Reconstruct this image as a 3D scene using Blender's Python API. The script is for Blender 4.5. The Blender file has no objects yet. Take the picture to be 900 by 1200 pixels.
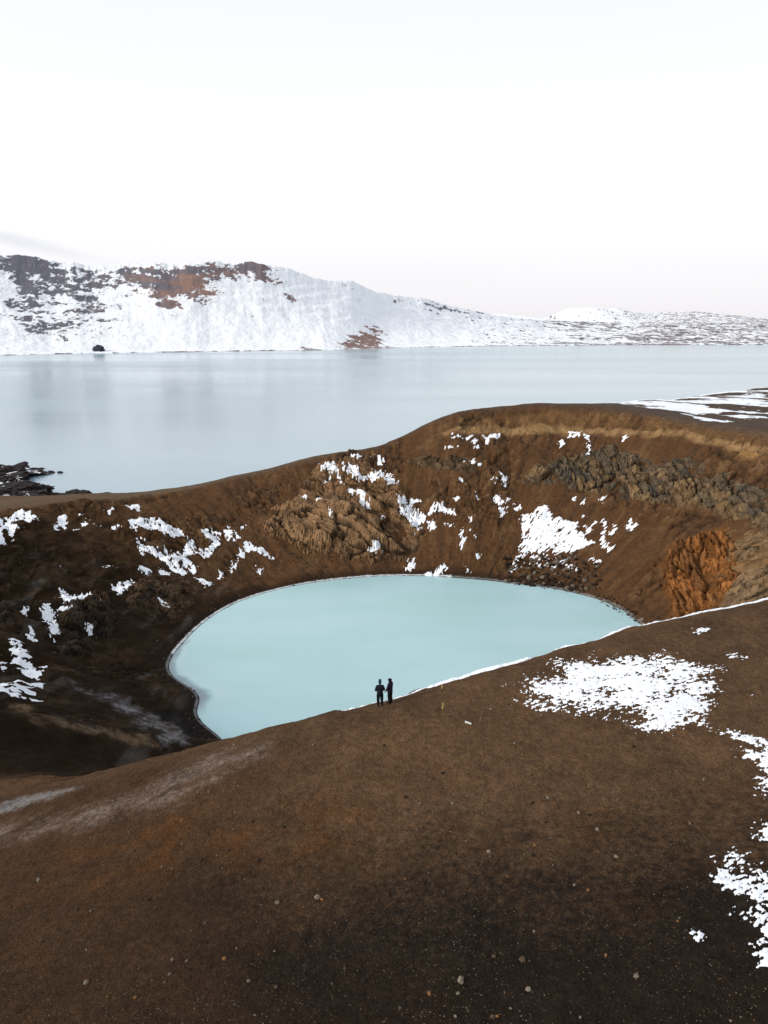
import bpy, bmesh, math, random
import numpy as np
from mathutils import Vector, Matrix, noise as mnoise
sc = bpy.context.scene
R = math.radians
# ------------------------------------------------------------------ camera
cam_d = bpy.data.cameras.new('camera'); cam = bpy.data.objects.new('camera', cam_d); sc.collection.objects.link(cam)
cam.location = (0, 0, 80); cam.rotation_euler = (R(75), 0, 0)
cam_d.sensor_fit = 'VERTICAL'; cam_d.sensor_height = 36; cam_d.lens = 833 / 1200 * 36
cam_d.clip_start = 0.5; cam_d.clip_end = 40000
sc.camera = cam
# ------------------------------------------------------------------ sky and light
SUN_EL, SUN_AZ = 24.0, -112.0          # azimuth from +Y towards +X: the light comes from the left, a little behind
w = bpy.data.worlds.new('World'); sc.world = w; w.use_nodes = True
nt = w.node_tree; nt.nodes.clear()
def N(t, ty, **k):
    n = t.nodes.new(ty)
    for a, b in k.items(): setattr(n, a, b)
    return n
sky = N(nt, 'ShaderNodeTexSky', sky_type='NISHITA', sun_disc=False, sun_elevation=R(SUN_EL), sun_rotation=R(SUN_AZ), altitude=1100, air_density=1.0, dust_density=2.0, ozone_density=1.0)
tc = N(nt, 'ShaderNodeTexCoord'); sep = N(nt, 'ShaderNodeSeparateXYZ'); nt.links.new(tc.outputs['Generated'], sep.inputs[0])
veil = N(nt, 'ShaderNodeValToRGB')     # thin high overcast: white, a trace of pink low over the hills
cr = veil.color_ramp; cr.elements[0].position = 0.0; cr.elements[0].color = (7.8, 7.6, 7.9, 1); cr.elements[1].position = 1.0; cr.elements[1].color = (5.2, 5.7, 6.4, 1)
e = cr.elements.new(0.05); e.color = (8.2, 8.05, 8.25, 1); e = cr.elements.new(0.15); e.color = (9.4, 9.4, 9.5, 1); e = cr.elements.new(0.37); e.color = (8.2, 8.45, 8.75, 1)
nt.links.new(sep.outputs['Z'], veil.inputs['Fac'])
mp = N(nt, 'ShaderNodeMapping'); mp.inputs['Scale'].default_value = (3.0, 3.0, 22.0); nt.links.new(tc.outputs['Generated'], mp.inputs['Vector'])
cn = N(nt, 'ShaderNodeTexNoise'); cn.inputs['Scale'].default_value = 1.0; cn.inputs['Detail'].default_value = 6; nt.links.new(mp.outputs[0], cn.inputs['Vector'])
cm = N(nt, 'ShaderNodeMapRange'); cm.inputs['From Min'].default_value = 0.3; cm.inputs['From Max'].default_value = 0.75; cm.inputs['To Min'].default_value = 0.95; cm.inputs['To Max'].default_value = 0.935
nt.links.new(cn.outputs['Fac'], cm.inputs['Value'])
# a faint grey cloud streak low on the left
cx = N(nt, 'ShaderNodeVectorMath', operation='NORMALIZE'); nt.links.new(tc.outputs['Generated'], cx.inputs[0])
dv = N(nt, 'ShaderNodeVectorMath', operation='SUBTRACT'); dv.inputs[1].default_value = (-0.452, 0.886, 0.0965); nt.links.new(cx.outputs[0], dv.inputs[0])
dq = N(nt, 'ShaderNodeMapping'); dq.vector_type = 'POINT'; dq.inputs['Rotation'].default_value = (0, R(-13.0), 0); nt.links.new(dv.outputs[0], dq.inputs['Vector'])
dm = N(nt, 'ShaderNodeMapping'); dm.vector_type = 'POINT'; dm.inputs['Scale'].default_value = (8.0, 4.0, 95.0); nt.links.new(dq.outputs[0], dm.inputs['Vector'])
dl = N(nt, 'ShaderNodeVectorMath', operation='LENGTH'); nt.links.new(dm.outputs[0], dl.inputs[0])
dr = N(nt, 'ShaderNodeMapRange', interpolation_type='SMOOTHSTEP'); dr.inputs['From Min'].default_value = 0.15; dr.inputs['From Max'].default_value = 1.15; dr.inputs['To Min'].default_value = 0.4; dr.inputs['To Max'].default_value = 0.0
nt.links.new(dl.outputs['Value'], dr.inputs['Value'])
dmul = N(nt, 'ShaderNodeMath', operation='MULTIPLY'); nt.links.new(dr.outputs[0], dmul.inputs[0]); nt.links.new(cn.outputs['Fac'], dmul.inputs[1])
mix = N(nt, 'ShaderNodeMix', data_type='RGBA'); nt.links.new(cm.outputs[0], mix.inputs['Factor']); nt.links.new(sky.outputs[0], mix.inputs['A']); nt.links.new(veil.outputs[0], mix.inputs['B'])
mix2 = N(nt, 'ShaderNodeMix', data_type='RGBA'); nt.links.new(dmul.outputs[0], mix2.inputs['Factor']); nt.links.new(mix.outputs['Result'], mix2.inputs['A']); mix2.inputs['B'].default_value = (3.0, 3.6, 4.8, 1)
bg = N(nt, 'ShaderNodeBackground'); bg.inputs['Strength'].default_value = 0.10
wo = N(nt, 'ShaderNodeOutputWorld'); nt.links.new(mix2.outputs['Result'], bg.inputs['Color']); nt.links.new(bg.outputs[0], wo.inputs[0])
sd = bpy.data.lights.new('sun', 'SUN'); sun = bpy.data.objects.new('sun', sd); sc.collection.objects.link(sun)
sd.energy = 2.8; sd.angle = R(15); sd.color = (1.0, 0.92, 0.82)
_a = R(SUN_AZ); _e = R(SUN_EL)
sun.rotation_euler = Vector((math.sin(_a) * math.cos(_e), math.cos(_a) * math.cos(_e), math.sin(_e))).to_track_quat('Z', 'Y').to_euler()
vs = sc.view_settings; vs.view_transform = 'Standard'; vs.look = 'None'; vs.gamma = 1; vs.use_curve_mapping = False; vs.exposure = 0.25
sc.display_settings.display_device = 'sRGB'
sc.cycles.max_bounces = 5; sc.cycles.diffuse_bounces = 3; sc.cycles.glossy_bounces = 3
# ------------------------------------------------------------------ the shape of the land
SHORE_T=[(-140.7,55.6),(-147.3,56.5),(-152.3,56.4),(-155.2,54.1),(-158,53.8),(-162.3,55.5),(-167.8,59.3),(-172.1,61.3),(-177.5,61.8),(171.7,61.3),(159.8,62),(147.2,62.3),(133.2,60.4),(114.3,57.3),(94.7,55.5),(74.8,54.9),(58.3,56.9),(46.2,61),(34,63.8),(25.4,63.9),(19,62.3),(0,59),(-30,57),(-60,56),(-90,55),(-120,55)]
RIMR_T=[(-107,123.4),(-104,122.7),(-99.8,121.5),(-96.7,119.5),(-94.2,118.4),(-91.8,116),(-88.6,113.3),(-85.8,112.5),(-83.1,111.7),(-80.2,111.4),(-60,112),(-30,122),(0,132),(20,138),(35,142),(50,148),(58,152),(66,146),(75,137),(84,131),(90,134),(95,124),(102,131),(110,131),(117.8,130),(132.7,131),(143.7,144),(152.4,158),(165,158),(180,150),(-160,142),(-140,132),(-120,126)]
RIMZ_T=[(-107,48.5),(-104,51),(-99.8,54.5),(-96.7,55.5),(-94.2,56.5),(-91.8,57),(-88.6,58),(-85.8,59),(-83.1,59.5),(-80.2,60),(-60,62),(-30,59),(0,52),(20,45),(35,42.5),(50,45),(63,47),(69,47),(79,46),(84,43.5),(90,35),(95,31.5),(102,28),(117.8,22),(132.7,18.5),(143.7,18),(152.4,18),(165,20),(180,26),(-160,34),(-140,40),(-120,46)]
OUT_T=[(-130,-.06),(-107,-.03),(-80,-.02),(-40,-.02),(0,-.03),(30,-.03),(45,-.036),(56,-.045),(62,-.12),(68,-.2),(80,-.3),(95,-.36),(115,-.3),(135,-.2),(145,-.12),(152,-.1),(165,-.1),(-170,-.06)]
OUTD_T=[(-180,200),(-140,400),(-80,400),(0,400),(30,520),(45,500),(52,400),(58,250),(64,130),(72,60),(95,30),(120,30),(135,40),(143,60),(150,90),(165,150)]
RND_T=[(-180,6),(-107,3.5),(-80,3.0),(-40,8),(30,5),(60,3),(90,2.5),(130,3),(155,4)]
RIDGES=[(-60,74,-22,112,6,5,7,4),(-62,84,-24,120,4.5,4,-5,-4)]
CORN_T=[(-180,0),(180,0)]

# ------------------------------------------------------------------ noise
def _hash(ix, iy, seed):
    h = (ix.astype(np.int64) * 374761393 + iy.astype(np.int64) * 668265263 + seed * 974634777) & 0xFFFFFFFF
    h = ((h ^ (h >> 13)) * 1274126177) & 0xFFFFFFFF
    return (h ^ (h >> 16)) & 0xFFFFFFFF
def perlin(x, y, seed=0):
    x0 = np.floor(x); y0 = np.floor(y); fx = x - x0; fy = y - y0
    ix = x0.astype(np.int64); iy = y0.astype(np.int64)
    u = fx * fx * fx * (fx * (fx * 6 - 15) + 10); v = fy * fy * fy * (fy * (fy * 6 - 15) + 10)
    def g(i, j):
        a = _hash(ix + i, iy + j, seed) * (2 * np.pi / 4294967296.0)
        return np.cos(a) * (fx - i) + np.sin(a) * (fy - j)
    a = g(0, 0); b = g(1, 0); c = g(0, 1); d = g(1, 1)
    return 1.5 * ((a + (b - a) * u) * (1 - v) + (c + (d - c) * u) * v)
def fbm(x, y, seed=0, octv=5, gain=0.5, lac=2.03):
    s = 0; a = 1.0; f = 1.0; n = 0
    for i in range(octv):
        s = s + a * perlin(x * f + 17.3 * i, y * f - 9.1 * i, seed + i * 7); n += a; a *= gain; f *= lac
    return s / n
def ridged(x, y, seed=0, octv=5, gain=0.55, lac=2.07):
    s = 0; a = 1.0; f = 1.0; n = 0
    for i in range(octv):
        s = s + a * (1 - 2 * np.abs(perlin(x * f + 31.7 * i, y * f + 5.3 * i, seed + i * 11))); n += a; a *= gain; f *= lac
    return s / n
def sstep(a, b, x):
    t = np.clip((x - a) / (b - a), 0, 1); return t * t * (3 - 2 * t)
def ptable(tab):
    """periodic smooth table of an angle in degrees"""
    tab = sorted(tab); a = np.array([t[0] for t in tab], float); v = np.array([t[1] for t in tab], float)
    g = np.arange(-180, 180, 1.0)
    aa = np.concatenate([a - 360, a, a + 360]); vv = np.concatenate([v, v, v])
    d = np.interp(g, aa, vv)
    k = np.exp(-0.5 * (np.arange(-12, 13) / 2.5) ** 2); k /= k.sum()
    d = np.convolve(np.concatenate([d[-12:], d, d[:12]]), k, 'valid')
    return lambda th: np.interp(th, np.concatenate([g, [180.0]]), np.concatenate([d, d[:1]]))
def smin(a, b, k):
    h = np.clip(0.5 + 0.5 * (b - a) / k, 0, 1); return b * (1 - h) + a * h - k * h * (1 - h)
# ------------------------------------------------------------------ the crater, in metres
CX, CY, POND = 10.0, 160.0, 1.0
SHORE = ptable(SHORE_T); RIMR = ptable(RIMR_T); RIMZ = ptable(RIMZ_T); OUT = ptable(OUT_T); OUTD = ptable(OUTD_T); RND = ptable(RND_T)
CORN = ptable(CORN_T)
def seg(x, y, x0, y0, x1, y1):
    dx, dy = x1 - x0, y1 - y0; t = np.clip(((x - x0) * dx + (y - y0) * dy) / (dx * dx + dy * dy), 0, 1)
    return np.hypot(x - x0 - t * dx, y - y0 - t * dy), t
def base(x, y):
    dx = x - CX; dy = y - CY; r = np.hypot(dx, dy); th = np.degrees(np.arctan2(dy, dx))
    rs = SHORE(th); rr = RIMR(th); zr = RIMZ(th)
    s = (r - rs) / (rr - rs)
    q = np.where(s < 0, s * 1.2, s * (0.86 + 0.14 * np.clip(s, 0, 1.3)))
    zin = POND + (zr - POND) * q
    d = r - rr
    zo = zr + OUT(th) * d
    over = np.clip(d - OUTD(th), 0, None); zo = zo - 0.35 * over
    k = RND(th)
    z = smin(zin, zo + k * 0.25, k)
    for (x0, y0, x1, y1, w0, w1, h0, h1) in RIDGES:
        dd, t = seg(x, y, x0, y0, x1, y1); w = w0 + (w1 - w0) * t; h = h0 + (h1 - h0) * t
        z = z + h * np.exp(-(dd / w) ** 2)
    z = z + 2.4 * sstep(31, 12, y) * sstep(75, 45, np.abs(x))  # rise added to tilt the near ground away from the sun
    return np.maximum(z, -8.0)

ZONES = [  # (kind, cluster, soft edge in m, bias, outline on the ground in m)
 ('snow','left_rim',1.03,0.0,[(-129.7,221.2),(-125.5,223.5),(-124.2,228.3),(-122.5,232.7),(-119.4,230.1),(-113.8,223.9),(-114.8,221.0),(-119.0,224.1),(-120.1,220.9),(-115.0,212.9),(-114.4,209.2),(-119.0,213.2),(-114.9,206.2),(-112.9,200.9),(-114.3,201.3),(-115.7,197.7)]),
 ('snow','long_left',0.99,0.0,[(-87.0,233.7),(-83.5,236.4),(-77.7,236.4),(-73.3,234.5),(-68.7,231.9),(-66.2,227.7),(-69.3,226.6),(-75.4,228.4),(-81.4,229.4),(-85.1,230.6)]),
 ('snow','long_left',0.96,0.0,[(-85.1,230.6),(-83.2,229.1),(-78.6,220.4),(-75.9,217.3),(-75.6,213.6),(-78.0,216.8),(-81.5,223.6)]),
 ('snow','long_left',0.93,0.0,[(-75.9,217.3),(-71.7,215.4),(-65.2,211.3),(-60.8,207.8),(-62.0,205.7),(-68.3,209.7),(-74.0,214.0)]),
 ('snow','long_left',0.93,0.0,[(-70.5,217.5),(-66.8,217.4),(-59.1,211.8),(-59.0,207.8),(-63.3,210.9),(-67.6,213.6)]),
 ('snow','long_left',0.96,0.0,[(-65.1,221.5),(-64.2,227.2),(-62.0,223.9),(-60.8,218.7),(-62.7,215.5),(-64.4,217.9)]),
 ('snow','long_left',0.96,0.0,[(-63.4,233.8),(-59.9,235.4),(-55.4,232.8),(-55.3,225.2),(-55.8,217.0),(-57.8,215.7),(-60.1,219.8),(-57.2,223.0),(-57.4,228.4),(-60.7,230.6)]),
 ('snow','long_left',0.98,0.0,[(-55.3,234.3),(-53.6,235.5),(-49.3,230.8),(-49.9,228.9),(-53.0,230.1)]),
 ('snow','long_left',0.92,0.0,[(-69.2,206.7),(-65.4,205.8),(-64.2,203.7),(-67.1,204.0)]),
 ('snow','long_left',0.91,0.0,[(-58.5,205.6),(-54.8,204.7),(-52.0,201.8),(-52.4,199.9),(-56.0,202.6)]),
 ('snow','long_left',0.92,0.0,[(-52.5,211.8),(-50.1,209.3),(-50.3,205.8)]),
 ('snow','long_left',0.94,0.0,[(-73.8,202.3),(-73.7,206.0),(-71.0,204.2),(-70.3,200.5),(-72.4,200.4)]),
 ('snow','hook',0.94,0.0,[(-48.7,212.3),(-47.5,221.3),(-46.0,228.3),(-42.8,226.5),(-40.3,225.7),(-40.5,222.5),(-44.3,224.0),(-45.8,221.9),(-46.7,214.4),(-47.4,211.1)]),
 ('snow','',0.9,0.0,[(-76.2,187.8),(-75.4,192.3),(-74.2,195.9),(-72.0,191.6),(-72.8,188.2),(-73.6,185.8),(-75.1,185.6)]),
 ('snow','',1.02,0.0,[(-97.5,238.9),(-94.5,240.1),(-95.3,238.0)]),
 ('snow','',1.01,0.0,[(-110.3,231.8),(-109.3,234.2),(-106.5,230.7),(-105.2,224.7),(-107.5,226.8)]),
 ('snow','',1.01,0.0,[(-108.7,224.7),(-106.1,223.3),(-105.8,221.2)]),
 ('snow','',1.01,0.0,[(-104.9,235.2),(-102.5,234.8),(-101.3,232.0)]),
 ('snow','',1.0,0.0,[(-101.1,229.0),(-100.2,231.2),(-99.2,227.8)]),
 ('snow','',0.99,0.0,[(-91.4,228.8),(-90.0,229.6),(-87.7,227.1),(-89.2,225.8)]),
 ('snow','',0.96,0.0,[(-85.3,200.3),(-84.0,204.8),(-83.0,203.1),(-84.2,199.7)]),
 ('snow','',0.87,0.0,[(-62.8,186.3),(-59.9,183.6),(-61.6,183.9)]),
 ('snow','',1.0,0.0,[(-50.6,237.9),(-49.1,238.1),(-49.6,235.3)]),
 ('snow','',0.85,0.0,[(-75.6,173.1),(-74.6,174.7),(-74.4,171.7)]),
 ('snow','',0.77,0.0,[(-73.5,161.5),(-70.3,158.4),(-72.0,159.2)]),
 ('snow','',0.78,0.0,[(-86.9,153.7),(-86.6,155.1),(-85.3,152.8)]),
 ('snow','',0.79,0.0,[(-85.9,155.7),(-86.6,159.7),(-85.6,156.4)]),
 ('snow','',0.96,0.0,[(-95.8,227.3),(-95.0,228.4),(-94.6,226.6)]),
 ('snow','',0.99,0.0,[(-101.3,222.3),(-100.0,222.7),(-99.8,221.0)]),
 ('snow','',0.93,0.0,[(-95.2,196.2),(-94.3,196.0),(-94.0,194.5)]),
 ('snow','small_top',1.04,0.0,[(-93.4,245.8),(-90.1,246.4),(-86.4,245.1),(-86.5,242.7),(-90.0,243.0)]),
 ('snow','left_crag',0.87,0.0,[(-87.4,179.3),(-85.5,178.2),(-83.0,175.1),(-81.2,178.6),(-77.9,176.1),(-78.0,172.7),(-81.0,171.9),(-80.1,168.0),(-83.0,171.6)]),
 ('snow','left_crag',0.78,0.0,[(-84.8,164.6),(-83.9,166.4),(-80.8,161.0),(-77.3,155.3),(-76.2,150.8),(-79.1,154.9),(-81.9,159.1)]),
 ('snow','left_crag',0.8,0.0,[(-81.8,165.7),(-79.3,165.4),(-78.3,162.2),(-80.1,162.6)]),
 ('snow','left_lower',0.77,0.0,[(-80.2,147.1),(-81.1,151.0),(-77.5,146.1),(-77.6,142.6)]),
 ('snow','left_lower',0.76,0.0,[(-80.3,140.3),(-77.7,139.2),(-72.7,133.4),(-68.1,127.4),(-69.8,132.7),(-68.1,129.6),(-66.7,123.9),(-68.5,124.9),(-72.2,128.6),(-75.0,130.6)]),
 ('snow','left_lower',0.73,0.0,[(-76.4,128.7),(-76.2,130.4),(-75.1,127.7)]),
 ('snow','gully',0.65,0.0,[(-70.9,113.0),(-69.2,115.2),(-68.3,117.3),(-66.4,118.5),(-64.4,122.2),(-64.2,118.1),(-62.6,114.4),(-64.5,114.3),(-63.9,111.6),(-65.7,111.5),(-66.9,111.1),(-68.9,109.5)]),
 ('snow','gully',0.68,0.0,[(-63.5,115.7),(-60.8,113.2),(-61.6,112.8)]),
 ('snow','hook',0.94,0.0,[(-40.3,226.0),(-36.6,221.0),(-36.8,219.2),(-39.3,222.4)]),
 ('snow','',0.92,0.0,[(-41.2,215.6),(-39.4,215.0),(-39.0,210.9)]),
 ('snow','',1.04,0.0,[(-30.9,257.1),(-29.6,257.5),(-29.4,253.2),(-30.6,254.0)]),
 ('snow','',1.02,0.0,[(-13.6,261.5),(-10.6,260.0),(-11.7,258.8)]),
 ('snow','',1.05,0.0,[(-3.4,278.8),(-1.6,278.7),(1.4,275.6),(-2.2,274.9)]),
 ('snow','',1.1,0.0,[(-12.6,281.4),(-8.2,278.5),(-10.0,278.1)]),
 ('snow','',0.8,0.0,[(21.2,236.6),(23.7,235.6),(23.1,234.4)]),
 ('snow','',0.81,0.0,[(25.8,231.7),(27.4,233.1),(27.6,228.9),(25.9,225.1),(25.4,227.8)]),
 ('snow','',0.82,0.0,[(29.9,232.0),(30.9,231.9),(30.4,229.3),(29.7,229.3)]),
 ('snow','',0.95,0.0,[(23.8,273.3),(28.4,271.7),(26.0,271.6)]),
 ('snow','',0.92,0.0,[(30.0,263.7),(33.5,264.9),(36.1,262.5),(35.5,261.8),(32.8,263.5)]),
 ('snow','',0.9,0.0,[(43.6,258.6),(45.2,257.8),(45.2,254.1),(43.7,252.8)]),
 ('snow','',0.89,0.0,[(40.3,255.1),(41.3,254.3),(40.6,252.6)]),
 ('snow','',0.8,0.0,[(30.3,222.1),(31.6,221.8),(30.9,220.3)]),
 ('snow','',0.87,0.0,[(32.5,250.4),(34.4,246.7),(33.3,246.4)]),
 ('snow','',0.97,0.0,[(26.6,279.7),(28.2,277.2),(27.0,276.7)]),
 ('snow','',0.87,0.0,[(43.6,247.0),(45.0,246.6),(44.2,244.8)]),
 ('snow','',0.78,0.0,[(26.6,216.8),(27.5,216.1),(26.9,214.6)]),
 ('snow','',0.87,0.0,[(25.2,247.5),(26.5,247.2),(26.0,246.2)]),
 ('snow','',0.84,0.0,[(29.7,238.0),(30.7,237.7),(30.1,236.4)]),
 ('snow','',0.89,0.0,[(28.2,256.2),(29.2,255.7),(28.6,255.0)]),
 ('snow','',1.04,0.0,[(-16.0,263.7),(-14.5,262.9),(-14.7,261.5)]),
 ('snow','',0.94,0.0,[(-0.9,246.6),(0.2,245.6),(-0.9,245.0)]),
 ('snow','',0.86,0.0,[(-2.9,228.5),(-0.3,227.8),(-2.3,225.6),(-4.9,226.5)]),
 ('snow','',0.98,0.0,[(-19.3,243.6),(-17.8,241.8),(-18.8,240.9)]),
 ('snow','',1.01,0.0,[(-23.5,249.9),(-22.0,249.0),(-22.8,248.1)]),
 ('snow','',0.79,0.0,[(40.0,214.9),(40.8,214.1),(40.2,212.2)]),
 ('snow','crag_upper',1.09,0.0,[(-25.5,275.1),(-21.6,278.4),(-19.0,275.5),(-16.8,269.4),(-18.7,271.6),(-21.3,274.8)]),
 ('snow','crag_upper',1.07,0.0,[(-23.4,270.1),(-19.7,268.8),(-21.9,266.1)]),
 ('snow','crag_upper',1.07,0.0,[(-15.9,274.9),(-11.7,274.1),(-6.8,268.5),(-7.4,266.6),(-11.5,269.5),(-15.2,272.9)]),
 ('snow','crag_upper',1.01,0.0,[(-5.7,269.9),(-0.4,270.0),(2.5,267.0),(4.8,262.5),(1.4,262.0),(-0.4,264.9),(-4.4,265.1)]),
 ('snow','crag_upper',1.0,0.0,[(-12.1,260.7),(-9.5,259.8),(-4.3,253.2),(-4.8,252.0),(-8.8,257.0)]),
 ('snow','crag_upper',0.99,0.0,[(-9.3,254.8),(-5.4,252.7),(-5.9,250.6),(-8.1,251.6)]),
 ('snow','crag_right',0.93,0.0,[(4.7,253.2),(7.5,254.3),(9.1,251.0),(9.4,253.9),(12.7,253.0),(12.4,251.6),(10.4,251.7),(9.5,246.9),(11.6,246.3),(13.2,245.7),(14.7,242.0),(13.8,239.3),(11.7,239.7),(12.9,238.2),(11.7,235.6),(10.6,238.9),(9.9,242.6),(7.8,244.5),(5.6,245.8)]),
 ('snow','crag_right',0.87,0.0,[(15.2,242.5),(17.6,246.0),(20.2,245.3),(22.7,243.0),(25.7,240.4),(25.3,238.5),(22.6,240.9),(20.1,242.9),(17.9,242.2),(17.2,239.5)]),
 ('snow','crag_right',0.87,0.0,[(14.9,239.7),(17.1,238.8),(18.0,235.7),(16.9,234.3),(15.5,237.2)]),
 ('snow','shore_strip',0.84,0.0,[(7.1,218.7),(9.2,223.6),(10.3,224.9),(9.9,219.3),(8.1,218.0)]),
 ('snow','shore_strip',0.75,0.0,[(12.4,216.4),(16.3,216.1),(19.9,218.8),(20.6,216.9),(17.7,215.0),(13.8,215.3)]),
 ('snow','top_pair',0.95,0.0,[(28.2,277.2),(31.7,276.3),(34.8,277.8),(36.0,275.4),(36.0,271.6),(34.7,271.2),(33.9,274.8),(31.6,275.4)]),
 ('snow','top_pair',0.95,0.0,[(39.3,277.6),(45.5,277.5),(44.7,276.0),(41.2,276.0),(40.4,272.2),(39.4,273.7)]),
 ('snow','mid_small',0.86,0.0,[(37.7,247.3),(40.5,247.9),(42.7,244.2),(42.1,240.0),(40.5,238.4),(40.4,242.9),(39.7,245.8)]),
 ('snow','big_far',0.84,0.1,[(48.2,239.3),(52.2,238.0),(53.7,240.7),(56.3,240.3),(58.1,236.1),(61.5,232.8),(64.9,230.1),(63.8,227.4),(65.8,225.2),(64.7,222.6),(67.9,219.9),(64.1,218.4),(60.3,218.4),(55.6,219.1),(52.0,220.7),(48.1,220.9),(44.4,222.2),(46.6,226.7),(47.1,233.7)]),
 ('snow','big_far',0.75,-0.62,[(42.2,220.6),(48.2,221.1),(55.6,219.1),(58.7,215.4),(57.1,212.4),(60.9,210.5),(59.8,208.1),(52.2,211.8),(47.0,214.3),(40.1,213.6)]),
 ('snow','far_pair',0.83,0.0,[(66.9,227.8),(70.6,229.0),(69.0,226.2),(67.7,224.5),(66.6,225.4)]),
 ('snow','far_pair',0.81,0.0,[(70.8,223.9),(72.9,226.1),(73.2,223.7),(71.4,220.6),(70.8,216.4),(72.3,213.9),(70.9,213.4),(69.5,217.0)]),
 ('snow','far_pair',0.82,0.0,[(73.2,222.9),(76.0,225.0),(76.1,223.8),(73.9,221.0),(72.9,220.7)]),
 ('snow','far_pair',0.83,0.0,[(72.8,227.7),(74.2,226.8),(72.7,224.6)]),
 ('snow','',0.98,-0.4,[(72.1,277.5),(75.1,277.6),(78.7,275.5),(80.5,273.2),(77.9,272.1),(74.6,272.9),(72.6,274.1)]),
 ('snow','',0.97,0.0,[(78.1,272.1),(79.2,270.0),(76.8,263.6)]),
 ('snow','',0.96,0.0,[(68.4,273.9),(68.7,269.7),(67.9,269.8)]),
 ('snow','',0.96,0.0,[(43.6,277.5),(45.4,277.5),(44.0,276.4)]),
 ('snow','',0.99,0.0,[(90.7,268.9),(91.6,267.9),(90.9,267.4)]),
 ('snow','',0.78,0.0,[(65.0,212.4),(67.8,210.5),(66.3,210.0)]),
 ('snow','',0.87,0.0,[(75.1,238.5),(76.3,237.4),(74.9,236.0)]),
 ('snow','',0.87,0.0,[(46.5,243.5),(48.0,243.0),(47.1,240.2),(46.3,241.7)]),
 ('snow','',0.85,0.0,[(67.9,233.4),(69.3,232.3),(68.3,231.6)]),
 ('snow','',0.89,0.0,[(68.8,240.6),(70.3,240.9),(69.5,238.7)]),
 ('snow','',0.89,0.0,[(66.6,242.8),(67.5,242.3),(66.9,241.4)]),
 ('snow','',0.82,0.0,[(78.6,222.5),(81.3,225.1),(82.1,221.4),(78.9,220.0)]),
 ('snow','near_main',0.6,0.05,[(8.67,39.52),(9.83,39.86),(11.03,40.74),(11.55,41.65),(12.71,41.78),(13.68,41.54),(14.81,41.23),(16.31,41.48),(16.99,41.12),(17.99,41.09),(18.15,40.45),(18.72,39.9),(18.62,39.15),(19.67,38.91),(18.92,38.5),(18.59,37.29),(18.58,36.6),(17.83,35.9),(17.35,35.19),(16.77,34.2),(16.02,34.49),(15.06,34.23),(14.17,34.4),(14.91,35.02),(14.43,35.93),(14.3,36.64),(13.39,36.67),(12.44,36.54),(11.48,37.08),(11.83,37.72),(11.04,37.54),(10.05,37.75),(9.79,38.34),(8.67,38.97)]),
 ('snow','near_main',0.33,-0.8,[(8.1,39.09),(10.21,38.07),(11.87,37.16),(11.0,36.68),(9.51,36.59),(8.52,37.22)]),
 ('snow','near_streak',0.27,-0.2,[(17.69,32.99),(18.75,32.61),(19.5,31.82),(20.07,31.07),(19.75,30.47),(19.17,31.16),(18.77,31.65),(18.1,32.28)]),
 ('snow','near_streak',0.26,-0.2,[(18.07,31.53),(18.61,31.31),(19.01,30.85),(19.55,30.11),(18.65,28.46),(18.15,29.18),(18.11,29.7),(18.27,30.32),(18.08,30.88)]),
 ('snow','near_edge',0.25,0.0,[(17.95,29.09),(18.85,28.81),(18.01,27.29),(17.42,27.79),(17.52,28.4)]),
 ('snow','near_edge',0.27,-0.5,[(15.58,25.43),(16.05,25.69),(17.4,26.19),(16.45,24.48),(15.44,24.54)]),
 ('snow','near_low',0.34,-0.4,[(13.02,22.76),(13.64,23.88),(14.24,24.2),(14.52,23.74),(15.1,23.41),(15.92,22.89),(13.74,18.9),(12.95,19.39),(12.92,19.94),(12.88,20.85),(13.47,21.44),(13.19,22.05)]),
 ('snow','near_low',0.19,-0.6,[(12.66,19.65),(13.59,19.38),(12.84,18.05),(12.19,18.55),(12.19,18.96)]),
 ('snow','near_low',0.17,-1.15,[(10.73,20.74),(11.16,20.17),(11.13,19.62),(10.89,19.58),(10.54,20.03)]),
 ('snow','near_low',0.17,-1.15,[(11.78,20.09),(12.99,19.46),(12.56,19.05),(11.88,19.38)]),
 ('snow','near_low',0.25,-0.3,[(21.2,44.68),(21.93,44.38),(21.29,44.14)]),
 ('snow','near_low',0.22,-0.3,[(21.62,40.74),(21.98,40.75),(21.74,40.39)]),
 ('snow','near_low',0.22,-0.3,[(22.26,40.41),(22.43,40.26),(22.21,40.14)]),
 ('plsnow','',12.34,0.0,[(246.3,758.8),(290.5,798.4),(332.3,813.2),(376.8,878.2),(417.3,890.9),(484.7,945.5),(537.6,960.1),(174.0,307.6),(150.3,301.2),(133.7,287.8),(126.0,284.2),(118.9,283.6),(107.3,293.7)]),
 ('plsnow2','',3.53,0.0,[(120.8,284.6),(122.9,273.5),(131.9,272.4),(127.9,266.9),(120.7,268.5)]),
 ('crag','',3.97,0.0,[(-41.3,247.0),(-34.9,257.3),(-31.2,271.3),(-26.5,279.2),(-17.1,285.9),(-11.5,285.9),(-4.5,273.8),(4.8,261.6),(9.0,247.8),(11.4,239.4),(10.5,230.7),(6.2,223.7),(-2.8,224.1),(-8.8,222.4),(-15.0,225.4),(-28.6,229.5),(-36.4,234.1),(-41.0,237.3)]),
 ('band','',3.12,0.0,[(49.7,255.3),(55.8,258.6),(64.2,261.4),(73.9,264.5),(85.3,265.5),(94.4,251.6),(106.1,243.4),(111.3,226.6),(117.2,211.6),(119.9,200.0),(111.0,182.6),(107.4,190.7),(107.1,204.1),(105.0,211.2),(98.4,222.1),(88.1,231.2),(78.3,239.0),(69.7,246.2),(56.7,251.6)]),
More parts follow.
